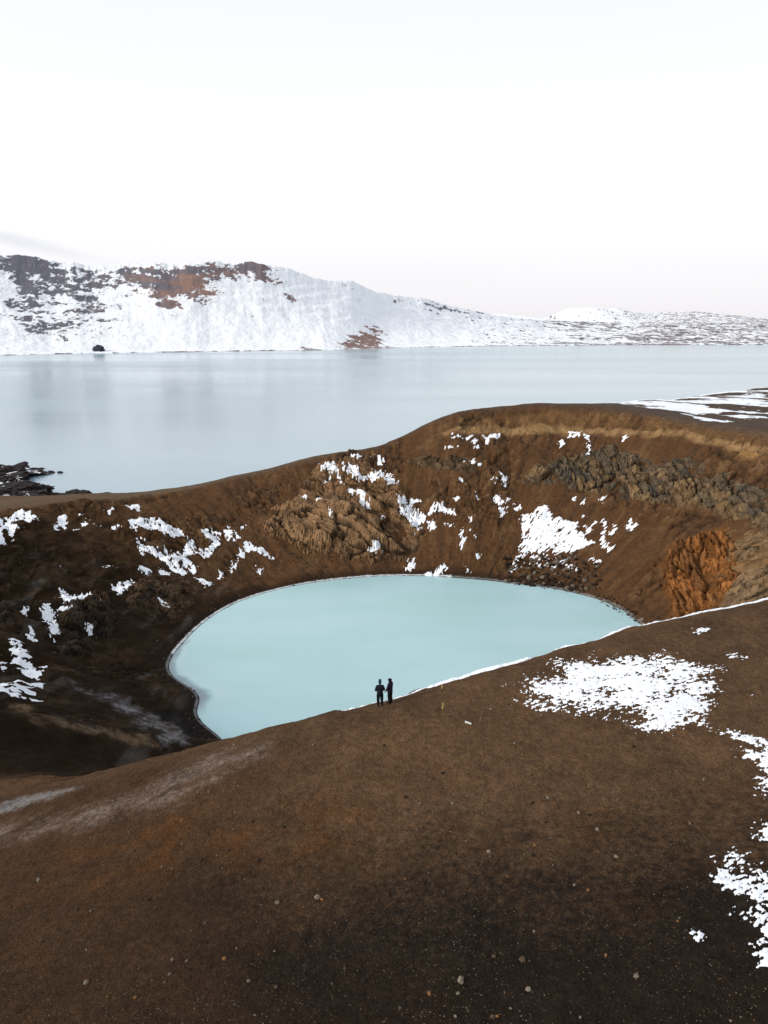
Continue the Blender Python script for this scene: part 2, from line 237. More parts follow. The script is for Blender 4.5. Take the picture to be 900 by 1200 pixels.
 ('orange','',0.94,0.0,[(83.5,198.9),(88.6,204.9),(95.2,204.0),(100.3,202.0),(100.5,192.8),(95.0,182.2),(94.1,173.6),(89.7,171.8),(82.8,169.4),(21.2,45.7),(77.1,173.7),(80.0,185.8)]),
 ('tan','',4.6,0.0,[(99.8,202.7),(105.4,186.4),(107.3,175.5),(29.4,47.1),(87.2,166.3),(91.2,178.8)]),
 ('lcrag1','',2.86,0.0,[(-72.6,186.3),(-71.9,198.9),(-62.0,205.7),(-56.2,203.5),(-53.7,189.5),(-58.1,179.7),(-63.8,178.3),(-69.5,179.6)]),
 ('lcrag2','',2.4,0.0,[(-81.4,163.8),(-80.2,178.0),(-75.9,180.5),(-67.5,166.7),(-66.2,160.1),(-70.6,159.2),(-66.5,150.5),(-66.4,141.1),(-70.4,142.1)]),
 ('lcrag3','',2.54,0.0,[(-96.1,166.0),(-91.4,167.6),(-86.8,159.5),(-86.3,150.7),(-87.5,149.4)]),
 ('lcrag4','',1.82,0.0,[(9.7,272.9),(16.7,272.2),(35.6,263.3),(34.0,258.2),(19.7,263.6)]),
 ('strata','',1.57,0.0,[(23.7,282.2),(44.2,282.2),(68.3,282.2),(90.1,274.9),(107.9,260.6),(118.9,245.5),(126.1,231.0),(130.0,220.4),(128.2,216.7),(124.4,227.1),(117.3,241.7),(106.6,256.8),(88.9,270.5),(67.4,277.6),(43.7,278.3),(23.5,278.9)]),
 ('upper','',2.0,0.0,[(23.9,284.7),(44.7,286.2),(69.7,289.6),(93.0,285.2),(111.4,270.5),(127.6,255.8),(136.9,233.6),(130.0,220.4),(126.1,231.0),(118.9,245.5),(107.9,260.6),(90.1,274.9),(68.3,282.2),(44.2,282.2)]),
 ('tanspot','',1.45,0.0,[(118.8,235.7),(122.0,234.2),(123.8,227.9),(121.1,228.0)]),
 ('grey','',0.62,0.0,[(-25.2,38.4),(-22.91,39.27),(-20.94,38.87),(-18.45,37.98),(-19.5,37.69),(-21.16,37.6),(-23.47,37.17),(-24.47,37.16)]),
 ('greyf','',1.06,0.0,[(-23.37,35.25),(-18.84,34.54),(-16.97,34.93),(-14.29,34.87),(-12.38,36.25),(-10.3,37.44),(-7.69,37.27),(-7.19,36.25),(-8.31,35.57),(-10.49,35.04),(-11.65,33.77),(-14.63,33.7),(-16.69,33.18),(-21.72,34.01),(-22.85,34.34)]),
 ('spur','',0.92,0.0,[(-64.6,109.2),(-60.5,108.9),(-44.3,88.0),(-40.5,91.9),(-36.1,96.6),(-34.1,94.9),(-36.3,92.4),(-39.8,89.9),(-43.5,86.2),(-46.7,83.7)]),
 ('delta','',1.75,0.0,[(-47.2,118.6),(-46.9,126.4),(-43.4,128.7),(-37.1,121.2),(-31.6,99.8),(-33.7,96.1),(-43.0,115.0)]),
 ('delta','',2.04,0.0,[(-61.8,126.8),(-56.5,127.6),(-50.8,128.9),(-47.2,124.4),(-48.7,120.1),(-53.3,121.9),(-57.7,124.3)]),
 ('dark','',1.16,0.0,[(-46.9,126.4),(-43.1,131.1),(-41.2,131.9),(-32.8,126.0),(-35.9,118.4),(-41.6,124.4)]),
 ('rubble','',1.85,0.0,[(39.9,218.3),(42.2,220.6),(48.0,220.2),(58.0,216.9),(66.2,211.2),(66.5,205.4),(63.0,198.8),(56.8,202.6),(49.3,206.7),(40.4,208.9),(38.3,210.6)]),
 ('rubble','',1.16,0.0,[(62.7,197.6),(66.9,191.0),(69.9,181.9),(70.2,178.0),(67.5,184.5),(64.8,192.4)]),
 ('rust','',1.41,0.0,[(-17.8,32.12),(-11.17,31.78),(-5.2,30.92),(-0.84,30.07),(-1.19,27.89),(-5.86,27.27),(-11.24,26.77),(-16.63,27.91)]),
]

# ------------------------------------------------------------------ helpers
def tag(o, label=None, cat=None, group=None, kind=None):
    for k, v in (('label', label), ('category', cat), ('group', group), ('kind', kind)):
        if v: o[k] = v
    return o
def link(name, me, mat, parent=None):
    o = bpy.data.objects.new(name, me); sc.collection.objects.link(o)
    if mat and not len(me.materials): me.materials.append(mat)
    if parent: o.parent = parent
    return o
def mesh_np(name, V, F, attrs=None, smooth=True):
    """V (n,3), F (m,3 or 4) -> mesh; attrs name -> (n,) or (n,3)"""
    me = bpy.data.meshes.new(name); k = F.shape[1]
    me.vertices.add(len(V)); me.vertices.foreach_set('co', V.astype(np.float32).ravel())
    me.loops.add(F.size); me.loops.foreach_set('vertex_index', F.astype(np.int32).ravel())
    me.polygons.add(len(F)); me.polygons.foreach_set('loop_start', np.arange(0, F.size, k, dtype=np.int32))
    me.polygons.foreach_set('loop_total', np.full(len(F), k, np.int32))
    me.polygons.foreach_set('use_smooth', np.full(len(F), smooth))
    for n, a in (attrs or {}).items():
        if a.ndim == 1:
            at = me.attributes.new(n, 'FLOAT', 'POINT'); at.data.foreach_set('value', a.astype(np.float32))
        else:
            at = me.attributes.new(n, 'FLOAT_COLOR', 'POINT'); at.data.foreach_set('color', np.c_[a, np.ones(len(a))].astype(np.float32).ravel())
    me.update(calc_edges=True); return me
def grid_faces(nr, nc):
    i = np.arange(nr - 1)[:, None] * nc + np.arange(nc - 1)[None, :]
    return np.stack([i, i + 1, i + 1 + nc, i + nc], -1).reshape(-1, 4)
def submesh(name, V, F, keep, attrs=None):
    F2 = F[keep]; used = np.unique(F2); m = np.full(len(V), -1, np.int64); m[used] = np.arange(len(used))
    return mesh_np(name, V[used], m[F2], {k: a[used] for k, a in (attrs or {}).items()})
def mixc(c, col, m):
    m = m[:, None]; return c * (1 - m) + np.asarray(col, float)[None, :] * m
def poly_sd(x, y, P):
    """signed distance to a polygon, positive inside"""
    P = np.asarray(P, float); Q = np.roll(P, -1, 0); d = np.full(x.shape, 1e9); ins = np.zeros(x.shape, bool)
    for (ax, ay), (bx, by) in zip(P, Q):
        ex, ey = bx - ax, by - ay; L = ex * ex + ey * ey + 1e-12
        t = np.clip(((x - ax) * ex + (y - ay) * ey) / L, 0, 1)
        d = np.minimum(d, (x - ax - t * ex) ** 2 + (y - ay - t * ey) ** 2)
        if abs(ey) > 1e-9:
            c = ((ay > y) != (by > y)) & (x < ex * (y - ay) / ey + ax); ins ^= c
    d = np.sqrt(d); return np.where(ins, d, -d)
def worley(x, y, seed=0):
    """cells: distance to nearest and second, per-cell random triple, offset from the cell point"""
    ix = np.floor(x).astype(np.int64); iy = np.floor(y).astype(np.int64); f1 = np.full(x.shape, 9.0); f2 = f1.copy(); rid = np.zeros(x.shape); ox = np.zeros(x.shape); oy = ox.copy()
    for i in (-1, 0, 1):
        for j in (-1, 0, 1):
            h = _hash(ix + i, iy + j, seed) / 4294967296.0; h2 = _hash(ix + i, iy + j, seed + 77) / 4294967296.0
            ddx = x - (ix + i + .1 + .8 * h); ddy = y - (iy + j + .1 + .8 * h2); d = np.hypot(ddx, ddy); c = d < f1
            f2 = np.where(c, f1, np.minimum(f2, d)); f1 = np.where(c, d, f1); rid = np.where(c, np.mod(h * 7.31 + h2 * 3.77, 1.0), rid); ox = np.where(c, ddx, ox); oy = np.where(c, ddy, oy)
    return f1, f2, rid, ox, oy
def blocks(x, y, seed):
    """angular broken rock: tilted plates with clefts between them; about -1..1"""
    x = x + .35 * fbm(x * 1.7, y * 1.7, seed + 3, 3); y = y + .35 * fbm(x * 1.7 + 9, y * 1.7, seed + 4, 3)
    f1, f2, r, ox, oy = worley(x, y, seed); a = r * 40.0
    return (r - .5) * 1.3 + (np.cos(a) * ox + np.sin(a) * oy) * 1.0 - .7 * sstep(.16, .0, f2 - f1), r, f2 - f1
# ------------------------------------------------------------------ materials
def surf_mat(name, rough=0.95, attr='Col', color=None, mottles=(), bumps=(), spec=0.06):
    """albedo from the attribute or a colour, times noise mottling; bump from several noise sizes.
    mottles: (scale, low, high) ; bumps: (scale, strength, distance)"""
    m = bpy.data.materials.new(name); m.use_nodes = True; t = m.node_tree; b = t.nodes['Principled BSDF']
    b.inputs['Roughness'].default_value = rough; b.inputs['Specular IOR Level'].default_value = spec
    g = N(t, 'ShaderNodeNewGeometry')
    if attr: a = N(t, 'ShaderNodeAttribute', attribute_name=attr); col = a.outputs['Color']
    else: a = N(t, 'ShaderNodeRGB'); a.outputs[0].default_value = (*color, 1); col = a.outputs[0]
    for (s, lo, hi) in mottles:
        n = N(t, 'ShaderNodeTexNoise'); n.inputs['Scale'].default_value = s; n.inputs['Detail'].default_value = 4; n.inputs['Roughness'].default_value = 0.65
        t.links.new(g.outputs['Position'], n.inputs['Vector'])
        r = N(t, 'ShaderNodeMapRange'); r.inputs['From Min'].default_value = 0.3; r.inputs['From Max'].default_value = 0.7; r.inputs['To Min'].default_value = lo; r.inputs['To Max'].default_value = hi; t.links.new(n.outputs['Fac'], r.inputs['Value'])
        v = N(t, 'ShaderNodeVectorMath', operation='SCALE'); t.links.new(col, v.inputs[0]); t.links.new(r.outputs[0], v.inputs['Scale']); col = v.outputs[0]
    t.links.new(col, b.inputs['Base Color'])
    prev = None
    for (s, st, di) in bumps:
        n = N(t, 'ShaderNodeTexNoise'); n.inputs['Scale'].default_value = s; n.inputs['Detail'].default_value = 5; n.inputs['Roughness'].default_value = 0.6
        t.links.new(g.outputs['Position'], n.inputs['Vector'])
        bp = N(t, 'ShaderNodeBump'); bp.inputs['Strength'].default_value = st; bp.inputs['Distance'].default_value = di
        t.links.new(n.outputs['Fac'], bp.inputs['Height'])
        if prev: t.links.new(prev, bp.inputs['Normal'])
        prev = bp.outputs[0]
    if prev: t.links.new(prev, b.inputs['Normal'])
    return m
M_GROUND = surf_mat('volcanic_ground', 0.95, mottles=((0.5, 0.78, 1.22), (2.6, 0.72, 1.28), (11.0, 0.60, 1.40)), bumps=((1.2, 0.6, 0.5), (7.0, 0.8, 0.14)))
M_ROCK = surf_mat('weathered_rock', 0.9, mottles=((0.35, 0.7, 1.3), (1.6, 0.7, 1.3)), bumps=((0.5, 0.8, 1.2), (2.2, 0.7, 0.4)))
M_SNOW = surf_mat('old_snow', 0.6, attr=None, color=(0.80, 0.83, 0.88), mottles=((0.8, 0.93, 1.05),), bumps=((1.5, 0.3, 0.15),))
M_FAR = surf_mat('snowy_hills', 0.85, mottles=((0.03, 0.93, 1.06),), bumps=((0.012, 0.6, 14.0), (0.05, 0.7, 6.0), (0.15, 0.5, 2.0)), spec=0.05)
M_DARK = surf_mat('black_lava', 0.85, attr=None, color=(0.035, 0.030, 0.030), mottles=((0.4, 0.5, 1.6),), bumps=((0.8, 0.8, 0.6),))
# ------------------------------------------------------------------ near land: one sheet, polar grid round the hill the viewer flies over
def steps(a, b, d): return np.arange(a, b, d)
rad = [1.0]
while rad[-1] < 900:
    r = rad[-1]
    rad.append(r + (0.6 if r < 10 else 0.11 if r < 62 else 1.2 if r < 72 else 0.42 if r < 330 else 1.6 if r < 760 else 12))
rad = np.array(rad)
ang = np.concatenate([steps(-180, -60, 1.5), steps(-60, -33.5, 0.3), steps(-33.5, 33.5, 0.078), steps(33.5, 60, 0.3), steps(60, 180.1, 1.5)])
RR, AA = np.meshgrid(rad, np.radians(ang), indexing='ij')
X = (RR * np.sin(AA)).ravel(); Y = (RR * np.cos(AA)).ravel()
nr, nc = len(rad), len(ang)
FACES = grid_faces(nr, nc)
dx = X - CX; dy = Y - CY; RC = np.hypot(dx, dy); TH = np.degrees(np.arctan2(dy, dx))
rs = SHORE(TH); rr_ = RIMR(TH); S = (RC - rs) / (rr_ - rs)
Z0 = base(X, Y)
inner = sstep(1.06, 0.94, S); wall = inner * sstep(0.0, 0.06, S)
arc = np.radians(np.mod(TH + 90, 360)) * 110
wig = fbm(X / 14, Y / 14, 3, 4)
# ---- zone masks
MASK = {}; 
wx = X + 0; wy = Y + 0
dist = np.hypot(X, Y)
amp = np.clip(dist / 800 * 2.2, 0.10, 1.1)
n1 = fbm(X / (amp * 2.6 + .1) , Y / (amp * 2.6 + .1), 21, 3); 
fineN = fbm(X * 1.0, Y * 1.0, 41, 3, 0.6)          # metre sized
fineA = np.where(dist < 75, fbm(X * 2.4 + Y * .9, Y * 4.4 - X * 1.2, 43, 3, 0.85) * 0.95 + fbm(X * 0.5, Y * 0.8, 44, 3) * 0.5, fbm(arc * .95 + RC * .25, RC * 0.42, 45, 3, 0.85) * .70 + fbm(arc * 0.30 + RC * .1, RC * 0.13, 46, 3, 0.8) * .55)
edgeN = fbm(X * 0.13, Y * 0.13, 47, 5, 0.65)
snowM = np.full(X.shape, -9.0); snowId = np.zeros(X.shape, np.int16); groups = ['']
for kind, grp, soft, bias, P in ZONES:
    Pn = np.array(P); mg = soft * 3
    idx = np.nonzero((X > Pn[:, 0].min() - mg) & (X < Pn[:, 0].max() + mg) & (Y > Pn[:, 1].min() - mg) & (Y < Pn[:, 1].max() + mg) & ((dist < 70) == (np.hypot(*Pn[0]) < 70)))[0]
    if not len(idx): continue
    sdv = poly_sd(X[idx], Y[idx], Pn)
    if kind == 'snow':
        m = np.clip(sdv / (soft * 1.5) + 0.12, -2, 0.72 if np.hypot(*Pn[0]) < 75 else 0.50) + bias - np.where(np.hypot(*Pn[0]) > 75, .13, .08) + fineA[idx] * (2.6 if np.hypot(*Pn[0]) > 75 else 3.3)
        if grp not in groups: groups.append(grp)
        upd = m > snowM[idx]; k = idx[upd]; snowM[k] = m[upd]; snowId[k] = groups.index(grp)
    else:
        m = sdv / soft + (fineA[idx] * 1.1 + edgeN[idx] * 1.6 if kind == 'orange' else fineA[idx] * 0.9 + edgeN[idx] * 1.6)
        q = MASK.setdefault(kind, np.full(X.shape, -3.0)); q[idx] = np.maximum(q[idx], np.clip(m, -3, 3))
def mk(kind, a=-0.6, b=0.8):
    return sstep(a, b, MASK[kind]) if kind in MASK else np.zeros(X.shape)
# ---- relief
rill = ridged(arc / 7.0 + wig * 0.8, RC / 60, 5, 4)
Z = Z0 + wall * (rill * 0.55 + fbm(X / 18, Y / 18, 9, 5) * 1.9 + fineN * 0.12)
leftw = wall * sstep(120, 165, np.abs(TH)) ; leftw = np.where((TH > 60) | (TH < -118), leftw, 0)
Z += leftw * (ridged((X + .5 * Y) / 26, (Y - .5 * X) / 15, 15, 5) * 3.6 * sstep(.12, .4, S))
out_ = 1 - inner
far = sstep(200, 320, dist)
sel = np.nonzero((wall > .05) & (Y > 60))[0]
b1, _, _ = blocks(arc[sel] / 4.2 + RC[sel] / 60, RC[sel] / 6.5, 301); b2, _, _ = blocks(arc[sel] / 1.7, RC[sel] / 2.4, 305)
rough = np.where((TH[sel] < -112) & (TH[sel] > -160), .12, 1.0) * sstep(-.05, .4, fbm(X[sel] / 26, Y[sel] / 26, 307, 4) + .25 * sstep(.25, .6, S[sel]) - .05)
Z[sel] += wall[sel] * rough * (b1 * .75 + b2 * .32)
ROUGH = np.zeros(X.shape); ROUGH[sel] = rough * (b1 * .6 + b2 * .5)
Z += out_ * (1 - far) * (fbm(X / 11, Y / 11, 31, 4) * 0.30 + fineA * 0.035 + fbm(X / 3, Y / 3, 35, 3) * 0.05)
Z += out_ * far * fbm(X / 60, Y / 60, 33, 5) * 2.5
# far plateau on the right: a last rise before the water
# ---- albedo of the ground
def col0(c): return np.tile(np.array(c, float), (len(X), 1))
C = col0((0.086, 0.052, 0.031))
big = fbm(X / 9, Y / 9, 51, 5, 0.6); 
C = mixc(C, (0.054, 0.034, 0.021), sstep(0.0, 0.5, big) * 0.8)
C = mixc(C, (0.100, 0.058, 0.034), sstep(0.05, 0.6, -big) * 0.5)
C = mixc(C, (0.036, 0.025, 0.017), sstep(0.15, 0.6, fbm(X / 3.5, Y / 3.5, 53, 5, .65)) * 0.7 * (1 - inner))
# dark gravel plus a painted lens fall-off, deepening towards the viewer
dark_falloff = sstep(-1.5, 1.5, (25.6 + 2.4 * sstep(2, -10, X) - Y) / 3.8 + fbm(X / 5.0, Y / 5.0, 56, 3) * .8 + fbm(X * 2.6, Y * 2.6, 57, 3, .8) * 1.5)
C = mixc(C, (0.011, 0.0085, 0.0065), dark_falloff * 0.95 * out_)
C = mixc(C, (0.044, 0.025, 0.0145), out_ * sstep(1, -13, X + fbm(X / 5, Y / 5, 59, 5) * 6) * sstep(40, 33, Y + .25 * X) * .85)  # painted shade: left slope darkened to offset the sun on it
C = mixc(C, (0.115, 0.045, 0.013), mk('rust', -1, 1) * 0.26 * sstep(-.3, .4, fbm(X / 2, Y / 2, 58, 4)))
# walls
Wc = col0((0.080, 0.043, 0.023)); streak = fbm(arc / 3.2, RC / 28, 61, 5, .6)
Wc = mixc(Wc, (0.052, 0.031, 0.019), sstep(-0.1, 0.5, streak)); Wc = mixc(Wc, (0.125, 0.074, 0.040), sstep(0.1, 0.55, -streak) * 0.6)
Wc = mixc(Wc, (0.15, 0.090, 0.048), sstep(0.1, 0.5, fbm(X / 16, Y / 16, 63, 6, .6)) * 0.55)
Wc = mixc(Wc, (0.14, 0.088, 0.050), sstep(.15, .6, ROUGH) * .6); Wc = mixc(Wc, (0.022, 0.016, 0.012), sstep(-.15, -.6, ROUGH) * .6)
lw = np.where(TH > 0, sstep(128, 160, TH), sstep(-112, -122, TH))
LW = col0((0.017, 0.0110, 0.0065)); LW = mixc(LW, (0.042, 0.027, 0.017), sstep(0.0, 0.5, fbm(X / 10, Y / 10, 65, 5)) * 0.8); LW = mixc(LW, (0.055, 0.038, 0.027), sstep(.1, .6, ROUGH) * .6)  # the left wall's shade is partly put into this near-black colour
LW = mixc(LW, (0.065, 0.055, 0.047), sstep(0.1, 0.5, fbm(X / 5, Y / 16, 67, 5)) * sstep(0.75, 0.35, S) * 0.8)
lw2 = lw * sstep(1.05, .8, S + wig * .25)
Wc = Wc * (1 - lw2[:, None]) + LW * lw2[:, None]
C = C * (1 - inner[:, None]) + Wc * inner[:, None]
C = mixc(C, (0.155, 0.090, 0.045), mk('upper') * 0.75 * sstep(-.6, .4, fbm(arc / 2, RC / 20, 71, 4)))
C = mixc(C, (0.30, 0.195, 0.105), mk('strata') * 0.7 * sstep(-.8, .3, fbm(arc / 4, RC / 3, 72, 4)))
C = mixc(C, (0.25, 0.15, 0.07), mk('tanspot') * 0.7)
C = mixc(C, (0.13, 0.058, 0.022), sstep(-3.0, 0.0, MASK['orange'] + edgeN * 1.5) * .7)
C = mixc(C, (0.20, 0.125, 0.065), mk('tan') * 0.85 * sstep(-.7, .3, fbm(X / 4, Y / 4, 73, 5)))
C = mixc(C, (0.20, 0.19, 0.185), mk('grey') * (.4 + .5 * sstep(-.35, .3, fineA)))
C = mixc(C, (0.21, 0.165, 0.145), mk('greyf', -1.2, 1.2) * (.4 + .55 * sstep(-.35, .3, fineA)) * sstep(-.6, .5, fbm((X + .4 * Y) / 4, (Y - .4 * X) / .9, 75, 5)))
C = mixc(C, (0.17, 0.12, 0.078), mk('spur') * (.3 + .6 * sstep(-.3, .2, fineA)) * sstep(-.5, .3, fbm(X / 3, Y / 3, 74, 5)))
C = mixc(C, (0.21, 0.20, 0.205), mk('delta') * (.25 + .75 * sstep(-.25, .2, fineA)) * sstep(-.5, .4, fbm(X / 3, Y / 6, 76, 5)))
C = mixc(C, (0.008, 0.007, 0.007), mk('dark') * 0.9)
# wet dark sand just above the water, and a thread of frost at the waterline
wl = RC - rs
C = mixc(C, (0.014, 0.010, 0.008), sstep(5.0 + 3 * wig, 1.0, wl) * 0.75 * sstep(-2, 0, wl) * np.where((TH > 40) | (TH < -100), 1, 0.3))
fr = sstep(0.1, 0.35, wl + fineN * .15) * sstep(0.95, 0.6, wl + fineN * .25) * np.where((TH > 78) & (TH < 181), 1.0, 0.25)
C = mixc(C, (0.62, 0.64, 0.66), fr)
# plateau beyond the crater
far_p = out_ * sstep(230, 300, dist)
C = mixc(C, (0.072, 0.056, 0.047), far_p * 0.8)
C = mixc(C, (0.11, 0.075, 0.048), out_ * sstep(200, 230, dist) * sstep(0, -30, X) * 0.8)
lum = C.mean(1, keepdims=True); brown = sstep(.45, .25, lum[:, 0])[:, None] * .15; C = np.clip(C * (1 + brown) - lum * brown, .003, 1)
V = np.c_[X, Y, Z]
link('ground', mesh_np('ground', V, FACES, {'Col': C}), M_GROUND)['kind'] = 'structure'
print('ground', len(V))
# ------------------------------------------------------------------ surface frame: outward normal, for pushing crags out of the wall
Zg = Z.reshape(nr, nc); Xg = X.reshape(nr, nc); Yg = Y.reshape(nr, nc)
def normals():
    P = np.stack([Xg, Yg, Z0.reshape(nr, nc)], -1); a = np.gradient(P, axis=0); b = np.gradient(P, axis=1)
    n = np.cross(b, a); n /= np.linalg.norm(n, axis=-1, keepdims=True) + 1e-12
    n *= np.sign(n[..., 2:3] + 1e-9); return n.reshape(-1, 3)
NRM = normals()
def crag(name, kind, height, cell, cols, label, seed, sx=1.0, sy=1.0, sharp=1.0, angle=0.0, wallw=1.0):
    m = MASK[kind]; sel = m > -1.2
    ca, sa = math.cos(angle), math.sin(angle)
    xs = (X[sel] * ca + Y[sel] * sa) / cell * sx; ys = (-X[sel] * sa + Y[sel] * ca + Z0[sel] * 0.8) / cell * sy
    b0, r0, g0 = blocks(xs * .55, ys * .55, seed); b1, r1, g1 = blocks(xs * 1.5, ys * 1.5, seed + 31); b2, r2, g2 = blocks(xs * 4.0, ys * 4.0, seed + 61); rdg = ridged(xs * .8, ys * .8, seed + 5, 5, .6)
    hn = b0 * .55 + b1 * .40 + b2 * .16 + rdg * .35 * sharp
    ms = m[sel]; h = height * (0.42 + hn) * sstep(-0.9, 1.6, ms) - 0.30 * height * (1 - sstep(-1.0, 0.4, ms))
    D = np.zeros(X.shape); D[sel] = h
    Vc = V + NRM * D[:, None]
    cc = np.tile(np.array(cols[0], float), (sel.sum(), 1))
    cc = mixc(cc, cols[1], sstep(0.45, 0.8, r0 * .5 + r1 * .5) * .8)
    cc = mixc(cc, cols[2], sstep(0.05, 0.4, fbm(xs * .9, ys * .9, seed + 23, 5, .6)) * .85)
    cc = cc * (0.75 + .5 * r2[:, None])
    cc = mixc(cc, np.array(cols[2]) * .22, np.maximum(sstep(.10, .01, g1) * .8, sstep(.07, .01, g0) * .9))     # darker along the joints between blocks
    CC = C.copy(); k = sstep(-1.1, 0.3, ms)[:, None]; CC[sel] = CC[sel] * (1 - k) + cc * k
    keep = sel[FACES].all(1)
    o = link(name, submesh(name, Vc, FACES, keep, {'Col': CC}), M_ROCK); o.data.polygons.foreach_set('use_smooth', np.zeros(len(o.data.polygons), bool))
    tag(o, label, 'rock outcrop'); return D
DISP = np.zeros(X.shape)
DISP = np.maximum(DISP, crag('rock_buttress', 'crag', 4.4, 14, ((0.175, 0.102, 0.053), (0.24, 0.145, 0.076), (0.070, 0.050, 0.036)), 'rugged tan brown rock buttress bulging from the far crater wall above the pond', 101, sx=.6, sy=1.15, angle=-0.75))
DISP = np.maximum(DISP, crag('cliff_band', 'band', 2.5, 8, ((0.095, 0.072, 0.047), (0.19, 0.12, 0.060), (0.056, 0.051, 0.044)), 'long band of broken grey and ochre cliff under the right hand crater rim', 131, sx=1.7, sy=.7))
DISP = np.maximum(DISP, crag('orange_outcrop', 'orange', 3.6, 8, ((0.235, 0.096, 0.030), (0.125, 0.056, 0.024), (0.21, 0.105, 0.042)), 'bright rust orange rock outcrop on the crater wall behind the snowy rim at right', 151, sx=1.9, sy=.42, angle=-.25))
DISP = np.maximum(DISP, crag('rock_knoll', 'lcrag1', 2.0, 9, ((0.058, 0.038, 0.022), (0.090, 0.058, 0.032), (0.032, 0.024, 0.018)), 'low brown rock ledges between snow streaks on the shaded left crater wall', 171))
DISP = np.maximum(DISP, crag('pale_outcrop', 'tan', 1.9, 8, ((0.17, 0.11, 0.058), (0.22, 0.145, 0.08), (0.12, 0.08, 0.048)), 'tan and brown broken rock slope right of the orange outcrop, above the snowy rim', 161, sx=.6, sy=1.3, angle=.5))
DISP = np.maximum(DISP, crag('wall_ledge', 'lcrag4', 1.8, 8, ((0.085, 0.055, 0.032), (0.12, 0.075, 0.042), (0.05, 0.037, 0.028)), 'dark ledge high on the far wall, left of the long cliff band', 175))
DISP = np.maximum(DISP, crag('dark_crag', 'lcrag2', 3.4, 8, ((0.034, 0.023, 0.016), (0.068, 0.042, 0.025), (0.055, 0.048, 0.042)), 'dark brown crag with pale streaks standing out of the left crater wall', 181))
DISP = np.maximum(DISP, crag('rock_ledge', 'lcrag3', 2.0, 7, ((0.034, 0.024, 0.018), (0.050, 0.038, 0.028), (0.022, 0.018, 0.015)), 'dull grey brown rock ledge at the left edge of the photo above a snow patch', 191))
VD = V + NRM * np.maximum(DISP, 0)[:, None]
# ------------------------------------------------------------------ snow lying on the land: real thin sheets that dip into the ground at their edges
LAB = {
 'left_rim': 'ragged snow patch hanging under the crater rim at the far left edge',
 'long_left': 'long bright streaks of snow fanning over the ledges of the left crater wall',
 'hook': 'hook shaped snow patch right of the long streaks on the left crater wall',
 'small_top': 'small isolated oval snow patch just below the left stretch of the far rim',
 'left_crag': 'broken snow strip on top of the dark crag on the left wall',
 'left_lower': 'ragged snow patch below the dark crag near the left edge',
 'gully': 'flat snow patch in the gully at the foot of the left wall',
 'crag_upper': 'scattered snow strips across the upper face of the tan rock buttress',
 'crag_right': 'snow patches beside the right edge of the tan rock buttress',
 'shore_strip': 'thin snow strips just above the far shore of the turquoise pond',
 'top_pair': 'pair of small dripping snow patches under the pale strata of the far rim',
 'mid_small': 'narrow bent snow patch halfway up the far wall, left of the big patch',
 'big_far': 'largest snow patch on the far wall, speckled with dark boulders at its foot',
 'far_pair': 'two upright snow patches just right of the biggest patch on the far wall',
 'near_main': 'broad speckled snow patch on the near brown slope right of the two people',
 'near_streak': 'slanting snow streak at the right edge, upper one on the near slope',
 'near_edge': 'small snow remnants at the right edge halfway down the near slope',
 'near_low': 'streaky wind scoured snow patch at the lower right of the near slope',
 'plateau': 'wide banded snow sheets on the flat plateau beyond the crater by the lake',
 'strip': 'thin lone snow strip on bare ground just below the banded plateau snow',
 'cornice': 'thin bright snow cornice running along the lip of the near crater rim',
}
# plateau snow: long bands
i0 = len(groups); groups += ['plateau', 'cornice', 'strip']
pn = fbm(X / 60 + Y / 90, Y / 22, 81, 6, .65); pm = np.minimum(MASK['plsnow'] * .5 + .3, 1) * 0.6 + pn * 3.0 - 0.66
pm = np.where(MASK['plsnow'] > -2.9, pm, -9)
u_ = pm > snowM; snowM[u_] = pm[u_]; snowId[u_] = i0
pm = np.where(MASK['plsnow2'] > -2.9, MASK['plsnow2'] * .6 + .2, -9)
u_ = pm > snowM; snowM[u_] = pm[u_]; snowId[u_] = i0 + 2
# cornice on the crest of the near rim
cw = np.interp(X, [-9, -4.2, -2.2, 3, 6.5, 9.6, 10.4, 12.5, 16, 22, 30, 45], [-1.0, -.2, .25, .45, .95, 1.3, -.2, .25, .5, .8, 1.35, 1.6])
near = (Y < 75) & (Y > 38) & (TH < -40) & (TH > -112)
crest = Zg.reshape(-1)
cd = RC - (rr_ - CORN(TH))
cmk = np.where(near, (cw - np.abs(cd + cw * 0.2) * 1.15 + fineA * 0.6 + edgeN * .5) * 1.5, -9)
u_ = cmk > snowM; snowM[u_] = cmk[u_]; snowId[u_] = i0 + 1
hgt = np.where(dist < 75, 0.045, np.where(dist < 330, 0.09, 0.5))
hgt = np.where(snowId == i0 + 1, 0.17, hgt)
VS = VD + np.where((dist > 75)[:, None], NRM, np.array([0, 0, 1.0])[None, :]) * (np.clip(snowM, -1, 1.0) * hgt)[:, None]
fm = snowM[FACES].max(1) > -0.25; fid = snowId[FACES[:, 0]]
nm = snowM[FACES]; fid = np.take_along_axis(snowId[FACES], nm.argmax(1)[:, None], 1)[:, 0]
for gi, g in enumerate(groups):
    keep = fm & (fid == gi) & (snowM[FACES].min(1) > -1.6)
    if not keep.any(): continue
    o = link('snow_patch' if g else 'snow_scraps', submesh('snow_patch', VS, FACES, keep), M_SNOW)
    if g: tag(o, LAB[g], 'snow patch')
    else: tag(o, 'small scattered scraps of snow over the crater walls', 'snow', kind='stuff')
print('snow done')
